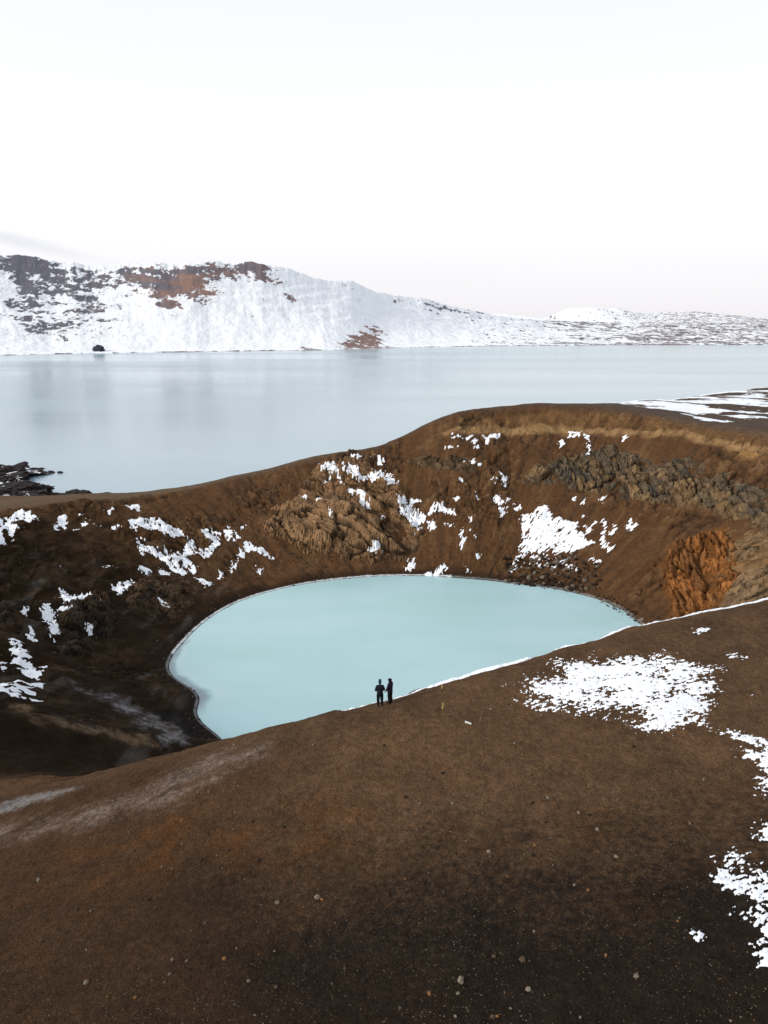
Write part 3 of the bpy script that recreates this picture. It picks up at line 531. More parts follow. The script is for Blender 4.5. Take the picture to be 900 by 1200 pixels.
# ------------------------------------------------------------------ ground height lookup for objects
def ground_z(x, y):
    r = math.hypot(x, y); a = math.degrees(math.atan2(x, y))
    i = min(max(int(np.searchsorted(rad, r)) - 1, 0), nr - 2); j = min(max(int(np.searchsorted(ang, a)) - 1, 0), nc - 2)
    fi = (r - rad[i]) / (rad[i + 1] - rad[i]); fj = (a - ang[j]) / (ang[j + 1] - ang[j])
    z = Zg; return float((z[i, j] * (1 - fi) + z[i + 1, j] * fi) * (1 - fj) + (z[i, j + 1] * (1 - fi) + z[i + 1, j + 1] * fi) * fj)
# ------------------------------------------------------------------ water
def water_mat(name, base_col, rough, streak, bump_s, bump_d, spec=0.5):
    m = bpy.data.materials.new(name); m.use_nodes = True; t = m.node_tree; b = t.nodes['Principled BSDF']
    b.inputs['Specular IOR Level'].default_value = spec; b.inputs['IOR'].default_value = 1.33
    g = N(t, 'ShaderNodeNewGeometry'); mp = N(t, 'ShaderNodeMapping'); mp.inputs['Scale'].default_value = streak; t.links.new(g.outputs['Position'], mp.inputs['Vector'])
    n = N(t, 'ShaderNodeTexNoise'); n.inputs['Scale'].default_value = 1; n.inputs['Detail'].default_value = 5; t.links.new(mp.outputs[0], n.inputs['Vector'])
    r = N(t, 'ShaderNodeMapRange'); r.inputs['From Min'].default_value = .35; r.inputs['From Max'].default_value = .65; r.inputs['To Min'].default_value = rough[0]; r.inputs['To Max'].default_value = rough[1]
    t.links.new(n.outputs['Fac'], r.inputs['Value']); t.links.new(r.outputs[0], b.inputs['Roughness'])
    mx = N(t, 'ShaderNodeMix', data_type='RGBA'); mx.inputs['A'].default_value = (*base_col[0], 1); mx.inputs['B'].default_value = (*base_col[1], 1)
    t.links.new(n.outputs['Fac'], mx.inputs['Factor']); t.links.new(mx.outputs['Result'], b.inputs['Base Color'])
    if bump_s:
        n2 = N(t, 'ShaderNodeTexNoise'); n2.inputs['Scale'].default_value = bump_s; n2.inputs['Detail'].default_value = 3; t.links.new(g.outputs['Position'], n2.inputs['Vector'])
        bp = N(t, 'ShaderNodeBump'); bp.inputs['Strength'].default_value = 1.0; bp.inputs['Distance'].default_value = bump_d; t.links.new(n2.outputs['Fac'], bp.inputs['Height']); t.links.new(bp.outputs[0], b.inputs['Normal'])
    return m, b, mx
M_LAKE, _, _ = water_mat('lake_water', ((0.285, 0.385, 0.445), (0.32, 0.425, 0.485)), (0.13, 0.24), (0.0008, 0.005, 1), 0.5, 0.02)
bm = bmesh.new(); vv = [bm.verts.new(p) for p in ((-6000, 150, 0), (9000, 150, 0), (9000, 9000, 0), (-6000, 9000, 0))]; bm.faces.new(vv)
me = bpy.data.meshes.new('lake'); bm.to_mesh(me); bm.free(); link('lake', me, M_LAKE)['kind'] = 'structure'
# pond: milky turquoise with a skin of ice at the left bank
nth, nrd = 360, 60
tt = np.linspace(-180, 180, nth + 1); fr_ = np.linspace(0, 1, nrd) ** 0.6
T2, F2 = np.meshgrid(tt, fr_); Rp = (SHORE(T2) + 2.2) * F2
px = CX + Rp * np.cos(np.radians(T2)); py = CY + Rp * np.sin(np.radians(T2)); edge = (SHORE(T2) - Rp)
edge_n = edge + fbm(px / 7, py / 7, 91, 4) * 2.0
pc = np.tile(np.array([0.365, 0.550, 0.575]), (px.size, 1))
cl = fbm(px / 38, py / 14, 92, 5).ravel(); pc = mixc(pc, (0.390, 0.575, 0.610), sstep(-.4, .6, cl)); pc = mixc(pc, (0.345, 0.535, 0.545), sstep(-.2, .7, -cl) * .6)
lft = np.where(T2 < 0, sstep(-148, -156, T2), sstep(168, 178, T2)).ravel()
wid = np.interp(np.mod(T2.ravel(), 360), [0, 160, 178, 190, 200, 206, 212, 222, 360], [1.0, 1.2, 1.8, 2.6, 4.2, 4.4, 2.6, 1.0, .8])
e_ = edge_n.ravel()
pc = mixc(pc, (0.17, 0.21, 0.25), lft * sstep(wid * .8, wid * .3, e_) * .8)
pc = mixc(pc, (0.50, 0.58, 0.62), lft * sstep(wid * 1.7, wid * 1.1, e_) * sstep(wid * .7, wid * 1.0, e_) * .3)
pc = mixc(pc, (0.55, 0.70, 0.74), sstep(.35, .7, fbm(px / 6, py / 5, 93, 5)).ravel() * sstep(150, 170, px.ravel() * .6 + py.ravel()) * sstep(0, 40, px.ravel()) * .6)
me = mesh_np('pond', np.c_[px.ravel(), py.ravel(), np.full(px.size, POND)], grid_faces(nrd, nth + 1)[:, ::-1], {'Col': pc})
M_POND = surf_mat('milky_pond_water', 0.28, bumps=(), mottles=((0.02, 0.97, 1.03),), spec=0.35)
link('pond', me, M_POND)['kind'] = 'structure'
# ------------------------------------------------------------------ far caldera wall and hills
def pix(u, v, D):      # azimuth (deg) and height of a ridge point seen at that bearing, D metres away
    a = math.atan2((u - 450) / 833, 0.9659 - (v - 600) / 833 * 0.2588); el = (-0.2588 - (v - 600) / 833 * 0.9659) / math.hypot((u - 450) / 833, 0.9659 - (v - 600) / 833 * 0.2588)
    return math.degrees(a), 80 + D * el
SH = [(-400, 1900), (-100, 2000), (0, 2010), (200, 2040), (380, 2110), (450, 2260), (520, 2400), (600, 2520), (750, 2700), (900, 2900), (1300, 3200)]
RG = [(-400, 290, 2450), (-100, 296, 2450), (0, 300, 2450), (30, 301, 2450), (60, 306, 2440), (85, 309, 2430), (105, 313, 2430), (130, 313, 2420), (150, 310, 2420), (180, 309, 2400), (205, 311, 2400), (225, 310, 2400), (250, 307, 2420), (270, 310, 2430), (292, 308, 2450), (305, 311, 2450), (330, 314, 2480), (350, 320, 2500), (368, 327, 2520), (385, 329, 2550), (412, 330, 2600), (425, 337, 2640), (440, 343, 2700), (470, 348, 2780), (495, 350, 2850), (530, 360, 2950), (560, 366, 3050), (600, 373, 3200), (625, 375, 3350), (640, 376, 3500), (700, 377.3, 3900), (900, 378, 4300), (1300, 377, 4600)]
sh_a = [pix(u, 408, 2000)[0] for u, _ in SH]; sh_d = [d for _, d in SH]
rg_a = [pix(u, v, d)[0] for u, v, d in RG]; rg_z = [pix(u, v, d)[1] for u, v, d in RG]; rg_d = [d for _, _, d in RG]
ang2 = np.concatenate([steps(-75, -36, 0.35), steps(-36, 36, 0.075), steps(36, 75, 0.35)])
r2 = [1850.0]
while r2[-1] < 15000: r2.append(r2[-1] * (1.0021 if r2[-1] < 3600 else 1.012))
r2 = np.array(r2); R2, A2 = np.meshgrid(r2, ang2, indexing='ij'); Ds = np.interp(A2, sh_a, sh_d); Dr = np.interp(A2, rg_a, rg_d); Zr = np.interp(A2, rg_a, rg_z)
hx = (R2 * np.sin(np.radians(A2))); hy = (R2 * np.cos(np.radians(A2)))
arc2 = np.radians(A2) * 2400
Ds = Ds + 22 * fbm(hx / 120, hy / 120, 201, 4) + 60 * fbm(arc2 / 500, R2 * 0, 202, 3)
tq = (R2 - Ds) / (Dr - Ds)
steep = sstep(23, 5, A2)         # the left is a high wall, the right low lava land
prof = np.where(tq < 0, tq, np.where(tq < .12, tq * .5, .06 + (np.clip(tq, .12, 1) - .12) / .88 * .94))
prof = np.where(tq < 1, prof ** 1.0, 1)
prof_w = np.where(tq > 0, 0.40 * prof + 0.60 * np.clip(prof, 0, 1) ** 2.2, prof)
hz = Zr * (prof_w * steep + np.clip(prof, -1, 1) ** 0.8 * (1 - steep) * (prof > 0) + np.minimum(prof, 0) * (1 - steep))
hz = np.where(np.isnan(hz), 0, hz)
beyond = np.clip(R2 - Dr, 0, None); hz = hz - np.minimum(beyond * .09, np.maximum(Zr - 62, 0))
gul = ridged(arc2 / 70 + fbm(hx / 200, hy / 200, 205, 3) * .6, R2 / 500, 206, 5, .55)
tm = np.clip(tq, 0, 1)
hz += steep * (gul * 4.5 * tm * (1.02 - tm) * 2.2 * (tq > 0) * sstep(1.02, .9, tq)) + (tq > 0) * steep * fbm(hx / 60, hy / 60, 207, 5) * 5 * tm * sstep(1.0, .75, tm)
hz += (tq > 0) * (1 - steep) * (fbm(hx / 260, hy / 260, 208, 6, .55) * 9 * sstep(0, .15, tq) + ridged(hx / 60, hy / 60, 209, 4) * 2.0 * sstep(0, .05, tq))
hz += steep * np.exp(-((tq - 1) / .12) ** 2) * (ridged(arc2 / 55, hy / 300, 231, 5, .6) * 7 * sstep(18, -2, A2) + 1)
# strata terraces in the upper cliffs
hz += steep * sstep(.5, .7, tm) * sstep(1.0, .9, tq) * fbm(arc2 / 90, hz / 16, 211, 4) * 7
# distant cones on the right
def cone(u, D, v, wdt, flat=0.0, pw=1.3):
    a, z = pix(u, v, D); x0, y0 = D * math.sin(R(a)), D * math.cos(R(a)); d = np.hypot(hx - x0, hy - y0)
    return (z - 62) * np.clip(1 - np.clip(d - flat, 0, None) / wdt, 0, 1) ** pw
cones = np.maximum.reduce([cone(690, 7000, 361.5, 420, 130, 1.0), cone(671, 6900, 359.5, 330, 0, 1.0), cone(718, 7100, 361.5, 560, 60), cone(742, 7200, 367, 560, 60), cone(800, 7600, 366, 950, 200), cone(835, 7600, 371, 700, 100), cone(640, 6200, 375, 500, 100), cone(905, 8200, 375, 900, 300), cone(1050, 8000, 368, 1200, 200), cone(580, 6800, 368, 800, 100)])
hz += cones * (1 + .1 * fbm(hx / 250, hy / 250, 215, 5)) + (cones > 3) * ridged(hx / 150, hy / 150, 216, 4) * 3
hz = np.where(tq < 0, np.maximum(-3 + tq * 20, -12), hz)
Hz = hz.ravel()
# bare rock in the snow
gx = np.gradient(hz, axis=0) / np.gradient(R2, axis=0); gy = np.gradient(hz, axis=1) / (np.gradient(arc2, axis=1) + 1e-9)
slope = np.hypot(gx, gy)
rn = fbm(hx / 62 + hz / 90, (hy + hz * 1.5) / 40, 221, 6, .68); rn2 = fbm(arc2 / 160, hz / 30, 222, 4)
uq = np.interp(A2, [pix(u, 340, 2400)[0] for u in (-200, 0, 450, 900, 1200)], [-200, 0, 450, 900, 1200])
def blob(u0, t0, su, st, k=1.0): return k * np.exp(-((uq - u0) / su) ** 2 - ((tq - t0) / st) ** 2)
dens = sum([blob(15, .97, 40, .10, .9), blob(60, .86, 30, .13, .55), blob(95, .70, 18, .24, .68), blob(30, .62, 42, .3, .62), blob(60, .35, 60, .3, .45), blob(150, .92, 22, .07, .75), blob(180, .82, 26, .13, .85), blob(215, .90, 34, .10, .9), blob(225, .74, 16, .10, .75), blob(185, .70, 12, .10, .6),
            blob(262, .95, 24, .08, .75), blob(298, .93, 14, .07, .85), blob(330, .78, 18, .04, .6), blob(318, .88, 10, .07, .6), blob(290, .99, 14, .04, .8), blob(120, .9, 30, .1, .45), blob(425, .22, 30, .22, 1.5), blob(400, .12, 16, .07, 1.0), blob(445, .06, 16, .06, .9), blob(250, .03, 50, .035, .75), blob(130, .45, 12, .2, .35), blob(650, .5, 30, .2, .5), blob(365, .05, 20, .04, .9), blob(442, .5, 14, .12, .45), blob(480, .45, 30, .10, .4), blob(500, .9, 40, .12, .35), blob(550, .95, 50, .1, .4), blob(345, .08, 14, .05, .5)])
rockm = (np.minimum(dens, 1.1) * 1.05 - 0.87 + rn * 1.1 + ridged(arc2 / 38 + rn2, (R2 + hz) / 90, 225, 4) * .28 + np.clip(slope - .75, -.5, .6) * .35) * steep
shore_r = sstep(.035, .0, tq) * (0.35 * sstep(140, 200, uq) + .15) + fbm(arc2 / 45, hy / 80, 223, 4) * .9 - .18
rockm = np.maximum(rockm, np.where((tq > -.01) & (tq < .04), shore_r, -1))
low = (1 - steep) * (rn * 2.0 + fbm(hx / 420, hy / 120, 224, 4) * .9 + 0.02 + sstep(.5, 0, tq) * .18 - sstep(5200, 6200, R2) * .28 - (cones > 12) * .02 + (cones > 25) * (slope > .30) * .22)
low = low + np.exp(-((uq - 650) / 90) ** 2 - ((R2 - 3600) / 250) ** 2) * .5 * (1 - steep) 
rockm = np.maximum(rockm, np.where(steep < .98, low - .22 - (R2 > 5500) * .25 + np.exp(-((uq - 661) / 7) ** 2) * (R2 > 6400) * (cones > 12) * .55, -1))
hc = np.tile(np.array([0.83, 0.85, 0.89]), (hx.size, 1))
rc = np.tile(np.array([0.085, 0.080, 0.105]), (hx.size, 1))
redm = (np.maximum(sstep(-.3, .25, rn2), .1) * np.exp(-((uq - 205) / 75) ** 2) + .8 * np.exp(-((uq - 425) / 50) ** 2) + .5 * np.exp(-((uq - 325) / 30) ** 2)).ravel()
rc = mixc(rc, (0.23, 0.115, 0.075), np.clip(redm, 0, 1)); rc = mixc(rc, (0.17, 0.13, 0.11), (1 - steep.ravel()) * .6)
hz = hz + steep * (rockm > 0) * np.clip(rockm, 0, .6) * 6 * rn2
me = mesh_np('hills', np.c_[hx.ravel(), hy.ravel(), hz.ravel()], grid_faces(*hx.shape), {'Col': hc, 'RockCol': rc, 'Rock': rockm.ravel()}); link('hills', me, M_FAR)['kind'] = 'structure'
print('hills', hx.size)
t = M_FAR.node_tree; b = t.nodes['Principled BSDF']; src = b.inputs['Base Color'].links[0].from_socket
g = N(t, 'ShaderNodeNewGeometry'); ar = N(t, 'ShaderNodeAttribute', attribute_name='Rock'); ac = N(t, 'ShaderNodeAttribute', attribute_name='RockCol')
tot = ar.outputs['Fac']
for scl, rot, k, det in (((.055, .024, .090), (0, R(38), 0), 2.8, 8), ((.012, .010, .022), (0, R(-25), 0), 1.3, 4)):
    mp = N(t, 'ShaderNodeMapping'); mp.inputs['Scale'].default_value = scl; mp.inputs['Rotation'].default_value = rot; t.links.new(g.outputs['Position'], mp.inputs['Vector'])
    n = N(t, 'ShaderNodeTexNoise'); n.inputs['Scale'].default_value = 1; n.inputs['Detail'].default_value = det; n.inputs['Roughness'].default_value = .72; t.links.new(mp.outputs[0], n.inputs['Vector'])
    ma = N(t, 'ShaderNodeMath', operation='MULTIPLY_ADD'); t.links.new(n.outputs['Fac'], ma.inputs[0]); ma.inputs[1].default_value = k; ma.inputs[2].default_value = -k * .5
    ad = N(t, 'ShaderNodeMath', operation='ADD'); t.links.new(tot, ad.inputs[0]); t.links.new(ma.outputs[0], ad.inputs[1]); tot = ad.outputs[0]
mr = N(t, 'ShaderNodeMapRange'); mr.inputs['From Min'].default_value = -.02; mr.inputs['From Max'].default_value = .10; mr.inputs['To Max'].default_value = .92; t.links.new(tot, mr.inputs['Value'])
mx = N(t, 'ShaderNodeMix', data_type='RGBA'); t.links.new(mr.outputs[0], mx.inputs['Factor']); t.links.new(src, mx.inputs['A']); t.links.new(ac.outputs['Color'], mx.inputs['B']); t.links.new(mx.outputs['Result'], b.inputs['Base Color'])
# ------------------------------------------------------------------ rocks
def rock_mesh(name, size, seed, sub=4, rough=0.35, flat_base=True, freq=1.6, snow=False):
    bm = bmesh.new(); bmesh.ops.create_icosphere(bm, subdivisions=sub, radius=1)
    for v in bm.verts:
        p = v.co.copy(); o = Vector((seed * 3.1, seed * 1.7, seed))
        d = mnoise.fractal(p * freq + o, 0.9, 2.1, 5) * rough + (mnoise.cell(p * 2.3 + o) - .5) * rough * .35
        q = p * (1 + d)
        v.co = Vector((q.x * size[0], q.y * size[1], max(q.z, -0.35) * size[2]))
    me = bpy.data.meshes.new(name); bm.to_mesh(me); bm.free(); return me
def grey_rock(name, c, mott=(.6, 1.4), sc_=3.0): return surf_mat(name, .9, attr=None, color=c, mottles=((sc_, *mott),), bumps=((sc_ * 2, .6, .3 / sc_),))
def snowcap_mat(name, c, thr, sc_):
    m = surf_mat(name, .85, attr=None, color=c, mottles=((sc_, .5, 1.6),), bumps=((sc_ * 1.5, .8, .6),)); t = m.node_tree; b = t.nodes['Principled BSDF']
    src = b.inputs['Base Color'].links[0].from_socket; g = N(t, 'ShaderNodeNewGeometry'); s = N(t, 'ShaderNodeSeparateXYZ'); t.links.new(g.outputs['Normal'], s.inputs[0])
    n = N(t, 'ShaderNodeTexNoise'); n.inputs['Scale'].default_value = sc_ * .5; n.inputs['Detail'].default_value = 5; t.links.new(g.outputs['Position'], n.inputs['Vector'])
    a = N(t, 'ShaderNodeMath', operation='ADD'); t.links.new(s.outputs['Z'], a.inputs[0]); t.links.new(n.outputs['Fac'], a.inputs[1])
    r = N(t, 'ShaderNodeMapRange'); r.inputs['From Min'].default_value = thr; r.inputs['From Max'].default_value = thr + .06; t.links.new(a.outputs[0], r.inputs['Value'])
    mx = N(t, 'ShaderNodeMix', data_type='RGBA'); t.links.new(r.outputs[0], mx.inputs['Factor']); t.links.new(src, mx.inputs['A']); mx.inputs['B'].default_value = (.8, .82, .87, 1); t.links.new(mx.outputs['Result'], b.inputs['Base Color']); return m
M_CAP = snowcap_mat('lava_with_snow', (0.030, 0.025, 0.025), 1.56, .35)
M_STACK = snowcap_mat('dark_stack_rock', (0.05, 0.055, 0.075), 1.66, .12)
def place(name, me, mat, loc, label, cat, group=None, rz=0, kind=None):
    o = link(name, me, mat); o.location = loc; o.rotation_euler = (0, 0, rz); tag(o, label, cat, group, kind); return o
def gpos(u, v, z):
    d = ((u - 450) / 833, 0.9659 - (v - 600) / 833 * 0.2588, -0.2588 - (v - 600) / 833 * 0.9659); t = (z - 80) / d[2]; return (d[0] * t, d[1] * t, z)
# the dark stack standing in the lake off the far wall
place('sea_stack', rock_mesh('sea_stack', (17, 11, 17), 4, 4, .45, freq=1.1), M_STACK, (-752, 1925, 3.5), 'lone dark rock stack standing in the lake near the far shore', 'rock')
# lava rocks at the near lake shore, left
place('lava_headland', rock_mesh('lava_headland', (17, 19, 4.6), 7, 5, .42, freq=2.6), M_CAP, (-201, 372, 0.2), 'black snow dusted lava headland jutting into the lake at the left edge', 'rock')
place('lava_headland', rock_mesh('lava_headland', (10, 10, 3.6), 8, 5, .42, freq=2.6), M_CAP, (-192, 352, 0.3), 'smaller lava lump with white snow pockets just in front of the black headland', 'rock', rz=.5)
place('shore_skerry', rock_mesh('shore_skerry', (2.2, 2, 1.2), 9, 3, .4), M_DARK, (-182, 381, 0.1), 'tiny black skerry off the tip of the lava headland, left of the other', 'rock')
place('shore_skerry', rock_mesh('shore_skerry', (1.5, 1.4, 1.0), 10, 3, .4), M_DARK, (-177, 381, 0.1), 'tiny black skerry farthest out from the tip of the lava headland', 'rock')
place('lava_mound', rock_mesh('lava_mound', (17, 12, 5.2), 12, 5, .35, freq=2.0), M_CAP, (-170, 322, 2.2), 'rounded black lava mound with snow on top behind the left crater rim', 'rock', rz=-.1)
place('lava_ledge', rock_mesh('lava_ledge', (8, 5, 3.2), 13, 5, .35), M_DARK, (-144, 322, 1.0), 'flat black lava ledge at the waterline just behind the left rim', 'rock')
place('lava_ledge', rock_mesh('lava_ledge', (7, 4, 2.2), 14, 4, .35), M_DARK, (-130, 321, 1.0), 'thin low black ledge right of the thicker lava ledge at the waterline', 'rock')
# loose stones
rng = random.Random(5); STC = [(0.14, 0.115, 0.09), (0.085, 0.060, 0.042), (0.022, 0.017, 0.013), (0.17, 0.14, 0.105), (0.16, 0.085, 0.035)]
SM = [surf_mat('stone_%s' % n, .9, attr=None, color=c, mottles=((9.0, .7, 1.3),), bumps=((20, .5, .02),)) for n, c in zip(('grey', 'brown', 'dark', 'pale', 'rusty'), STC)]
protos = [[rock_mesh('loose_stone', (1, rng.uniform(.7, .95), rng.uniform(.55, .8)), 40 + k, 2, .35) for k in range(4)] for _ in SM]
for mi, row in enumerate(protos):
    for me in row: me.materials.append(SM[mi])
def stone(x, y, s, mi, label, group=None, name='loose_stone', sink=.15):
    me = rng.choice(protos[mi]); o = bpy.data.objects.new(name, me); sc.collection.objects.link(o)
    o.location = (x, y, ground_z(x, y) + s * (.35 - sink)); o.scale = (s, s, s); o.rotation_euler = (0, 0, rng.uniform(0, 6.28)); tag(o, label, 'stone', group); return o
for (x, y, s, mi, lab) in [(-2.76, 24.33, .13, 3, 'pale rounded stone, biggest of the loose cluster left of centre on the near slope'), (-2.56, 24.15, .08, 4, 'small rusty stone touching the pale rounded one'),
        (2.57, 18.93, .15, 3, 'large pale tan stone at the bottom of the photo right of centre'), (1.49, 18.5, .085, 4, 'yellowish rusty stone at the bottom centre edge'), (2.42, 18.4, .07, 3, 'small pale stone just below the large tan one at the bottom'),
        (0.83, 29.81, .09, 1, 'single brown stone alone on bare soil below the people'), (-17.13, 29.33, .13, 3, 'pale stone by itself near the left edge of the near slope'), (9.48, 26.86, .13, 0, 'grey stone pair member, upper, right of centre below the snow patch'), (9.67, 24.89, .11, 3, 'pale stone below the grey one, right of centre'), (-4.4, 24.2, .11, 0, 'flat grey stone left of the pale cluster on the near slope'), (4.77, 19.7, .12, 1, 'brown block half sunk in the darkened ground, lower right')]:
    stone(x, y, s, mi, lab)
for k in range(260):
    for _ in range(50):
        a = rng.uniform(-28, 28) if rng.random() < .8 else rng.uniform(-45, 45); r = 15.5 + 24 * rng.random() ** 1.25
        x, y = r * math.sin(R(a)), r * math.cos(R(a))
        if mnoise.noise(Vector((x / 4, y / 4, 3))) + rng.random() * .9 > .35: break
    stone(x, y, rng.choice((.04, .045, .05, .06, .075, .10)), rng.choices(range(5), (4, 3, 4, 2, 1.5))[0], 'small loose stone scattered on the near brown slope', 'loose stones on the near slope')
# gravel too fine to count
def scatter(name, pts, mat, label, seed):
    rs_ = np.random.RandomState(seed); P = np.array([(x, y, z) for x, y, z, s in pts]); Sz = np.array([s for *_, s in pts]); n = len(P)
    bv = np.array([[1, 0, 0], [0.2, .95, 0.1], [-1, .1, 0], [-.1, -1, 0], [.15, .1, .8], [0, 0, -.6], [-.5, .5, .5], [.6, -.5, .45]], float)
    F = np.array([[0, 1, 4], [1, 6, 4], [1, 2, 6], [2, 4, 6], [2, 3, 4], [3, 7, 4], [3, 0, 7], [0, 4, 7], [1, 0, 5], [2, 1, 5], [3, 2, 5], [0, 3, 5]])
    j = bv[None] * (1 + rs_.uniform(-.3, .3, (n, 8, 3))) * Sz[:, None, None]; a = rs_.uniform(0, 6.28, n); c, s = np.cos(a)[:, None], np.sin(a)[:, None]
    q = np.stack([j[..., 0] * c - j[..., 1] * s, j[..., 0] * s + j[..., 1] * c, j[..., 2] * .8], -1) + P[:, None, :]
    cols = np.array(STC)[rs_.choice(5, n, p=(.20, .32, .38, .02, .08))] * rs_.uniform(.6, 1.2, n)[:, None]
    me = mesh_np(name, q.reshape(-1, 3), (F[None] + 8 * np.arange(n)[:, None, None]).reshape(-1, 3), {'Col': np.repeat(cols, 8, 0)}, smooth=False)
    tag(link(name, me, mat), label, 'gravel', kind='stuff')
M_GRAV = surf_mat('gravel_grains', .95)
gp = []
for k in range(42000):
    a = rng.uniform(-36, 36); r = 14.5 + 36 * rng.random() ** 1.1; x, y = r * math.sin(R(a)), r * math.cos(R(a))
    if mnoise.noise(Vector((x / 5, y / 5, 9))) + rng.random() * 1.1 < .35: continue
    s = rng.choice((.010, .014, .014, .018, .018, .022, .028)); gp.append((x, y, ground_z(x, y) + s * .2, s))
scatter('gravel', gp, M_GRAV, 'fine loose gravel and clinker strewn over the near slope', 3)
# boulders fallen to the far shore of the pond
rub = [P for kd, g, s, b, P in ZONES if kd == 'rubble']; gp = []; nb = 0
for P in rub:
    Pn = np.array(P); x0, y0 = Pn.min(0); x1, y1 = Pn.max(0); area = (x1 - x0) * (y1 - y0)
    for k in range(int(min(area * 3.2, 5200))):
        x, y = rng.uniform(x0, x1), rng.uniform(y0, y1)
        if poly_sd(np.array([x]), np.array([y]), Pn)[0] < -rng.random() ** 2 * 3: continue
        wl_ = math.hypot(x - CX, y - CY) - float(SHORE(math.degrees(math.atan2(y - CY, x - CX))))
        if rng.random() > math.exp(-max(wl_, 0) / 9) + .06 or wl_ < -2: continue
        z = ground_z(x, y); s = rng.choice((.18, .22, .28, .35, .45))
        if s > .4 and nb < 150:
            nb += 1; o = stone(x, y, s * rng.uniform(1, 1.9), rng.choice((1, 2, 2, 2, 0)), 'dark boulder lying on the far bank of the turquoise pond', 'boulders fallen along the far pond bank', 'boulder'); o['category'] = 'boulder'
        else: gp.append((x, y, max(z, POND - .1) + s * .2, s))
M_RUB = surf_mat('rubble_rock', .95, mottles=((1.0, .45, 1.0),))
scatter('rubble', gp, M_RUB, 'dark rubble piled along the far bank of the pond', 7)
# scattered blocks on the walls
gp = []
for k in range(2600):
    th = rng.uniform(-10, 230); s_ = rng.random() ** 1.4 * .9; t_ = (th + 180) % 360 - 180; r0, r1 = float(SHORE(t_)), float(RIMR(t_)); r = r0 + (r1 - r0) * s_
    x, y = CX + r * math.cos(R(th)), CY + r * math.sin(R(th)); s = rng.choice((.1, .12, .15, .2, .3)); gp.append((x, y, ground_z(x, y) + s * .2, s))
scatter('wall_stones', gp, M_RUB, 'stones scattered over the crater walls', 8)
print('stones', nb)
# ------------------------------------------------------------------ small things on the near slope
M_WOOD = surf_mat('weathered_yellow_wood', .8, attr=None, color=(0.42, 0.30, 0.12), mottles=((12, .7, 1.2),))
M_PALE = surf_mat('bleached_board', .7, attr=None, color=(0.60, 0.60, 0.58), mottles=((10, .85, 1.1),))
def prism(name, pts_bottom, pts_top, mat, parent=None, bev=.004):
    bm = bmesh.new(); a = [bm.verts.new(p) for p in pts_bottom]; b = [bm.verts.new(p) for p in pts_top]; n = len(a)
    bm.faces.new(a[::-1]); bm.faces.new(b)
    for i in range(n): bm.faces.new((a[i], a[(i + 1) % n], b[(i + 1) % n], b[i]))
    bmesh.ops.bevel(bm, geom=bm.edges[:], offset=bev, segments=1, affect='EDGES')
    bmesh.ops.recalc_face_normals(bm, faces=bm.faces[:])
    me = bpy.data.meshes.new(name); bm.to_mesh(me); bm.free(); return link(name, me, mat, parent)
def sq(w, d, z, ox=0, oy=0): return [(-w + ox, -d + oy, z), (w + ox, -d + oy, z), (w + ox, d + oy, z), (-w + ox, d + oy, z)]
e = bpy.data.objects.new('marker_post', None); sc.collection.objects.link(e); e.location = (3.52, 38.29, ground_z(3.52, 38.29)); tag(e, 'short yellow wooden marker post standing on the slope right of the people', 'post')
prism('stake', sq(.04, .04, -.12), sq(.037, .037, .34, .015), M_WOOD, e)
prism('pointed_tip', sq(.037, .037, .341, .015), sq(.016, .016, .40, .018), M_WOOD, e)
e2 = bpy.data.objects.new('pale_board', None); sc.collection.objects.link(e2); e2.location = (4.84, 36.38, ground_z(4.84, 36.38) + .10); e2.rotation_euler = (R(18), R(14), R(-16)); tag(e2, 'small pale board lying tilted on the brown slope below the marker post', 'board')
prism('panel', sq(.19, .06, 0), sq(.19, .06, .03), M_PALE, e2)
prism('prop', [(-.03 - .12, -.02, -.14), (.03 - .12, -.02, -.14), (.03 - .12, .02, -.14), (-.03 - .12, .02, -.14)], [(-.15, -.02, -.002), (-.09, -.02, -.002), (-.09, .02, -.002), (-.15, .02, -.002)], M_WOOD, e2)
xs_, ys_ = 3.75, 41.3
e3 = bpy.data.objects.new('rim_stake', None); sc.collection.objects.link(e3); e3.location = (xs_, ys_, ground_z(xs_, ys_)); tag(e3, 'stubby pale stake at the very lip of the rim, beside the snow cornice', 'stake')
prism('stake', sq(.04, .04, -.1), sq(.04, .04, .24, -.02), M_WOOD, e3)
# ------------------------------------------------------------------ the two people
def skin(name, verts, edges, radii, root, mat, parent, levels=2, smooth=True):
    me = bpy.data.meshes.new(name); me.from_pydata(verts, edges, []); o = bpy.data.objects.new(name, me); sc.collection.objects.link(o)
    o.modifiers.new('skin', 'SKIN').use_smooth_shade = True
    sv = me.skin_vertices[0].data if me.skin_vertices else None
    if sv is None:
        bm = bmesh.new(); bm.from_mesh(me); bm.verts.layers.skin.verify(); bm.to_mesh(me); bm.free(); sv = me.skin_vertices[0].data
    for i, r in enumerate(radii):
        sv[i].radius = (r, r) if not isinstance(r, tuple) else r; sv[i].use_root = (i == root); 
    su = o.modifiers.new('sub', 'SUBSURF'); su.levels = levels; su.render_levels = levels
    dg = bpy.context.evaluated_depsgraph_get(); dg.update(); m2 = bpy.data.meshes.new_from_object(o.evaluated_get(dg)); m2.name = name
    bpy.data.objects.remove(o); return m2
class Sk:
    def __init__(s): s.v = []; s.e = []; s.r = []
    def add(s, p, r, prev=None):
        s.v.append(p); s.r.append(r); i = len(s.v) - 1
        if prev is not None: s.e.append((prev, i))
        return i
    def chain(s, pts, prev=None):
        for p, r in pts: prev = s.add(p, r, prev)
        return prev
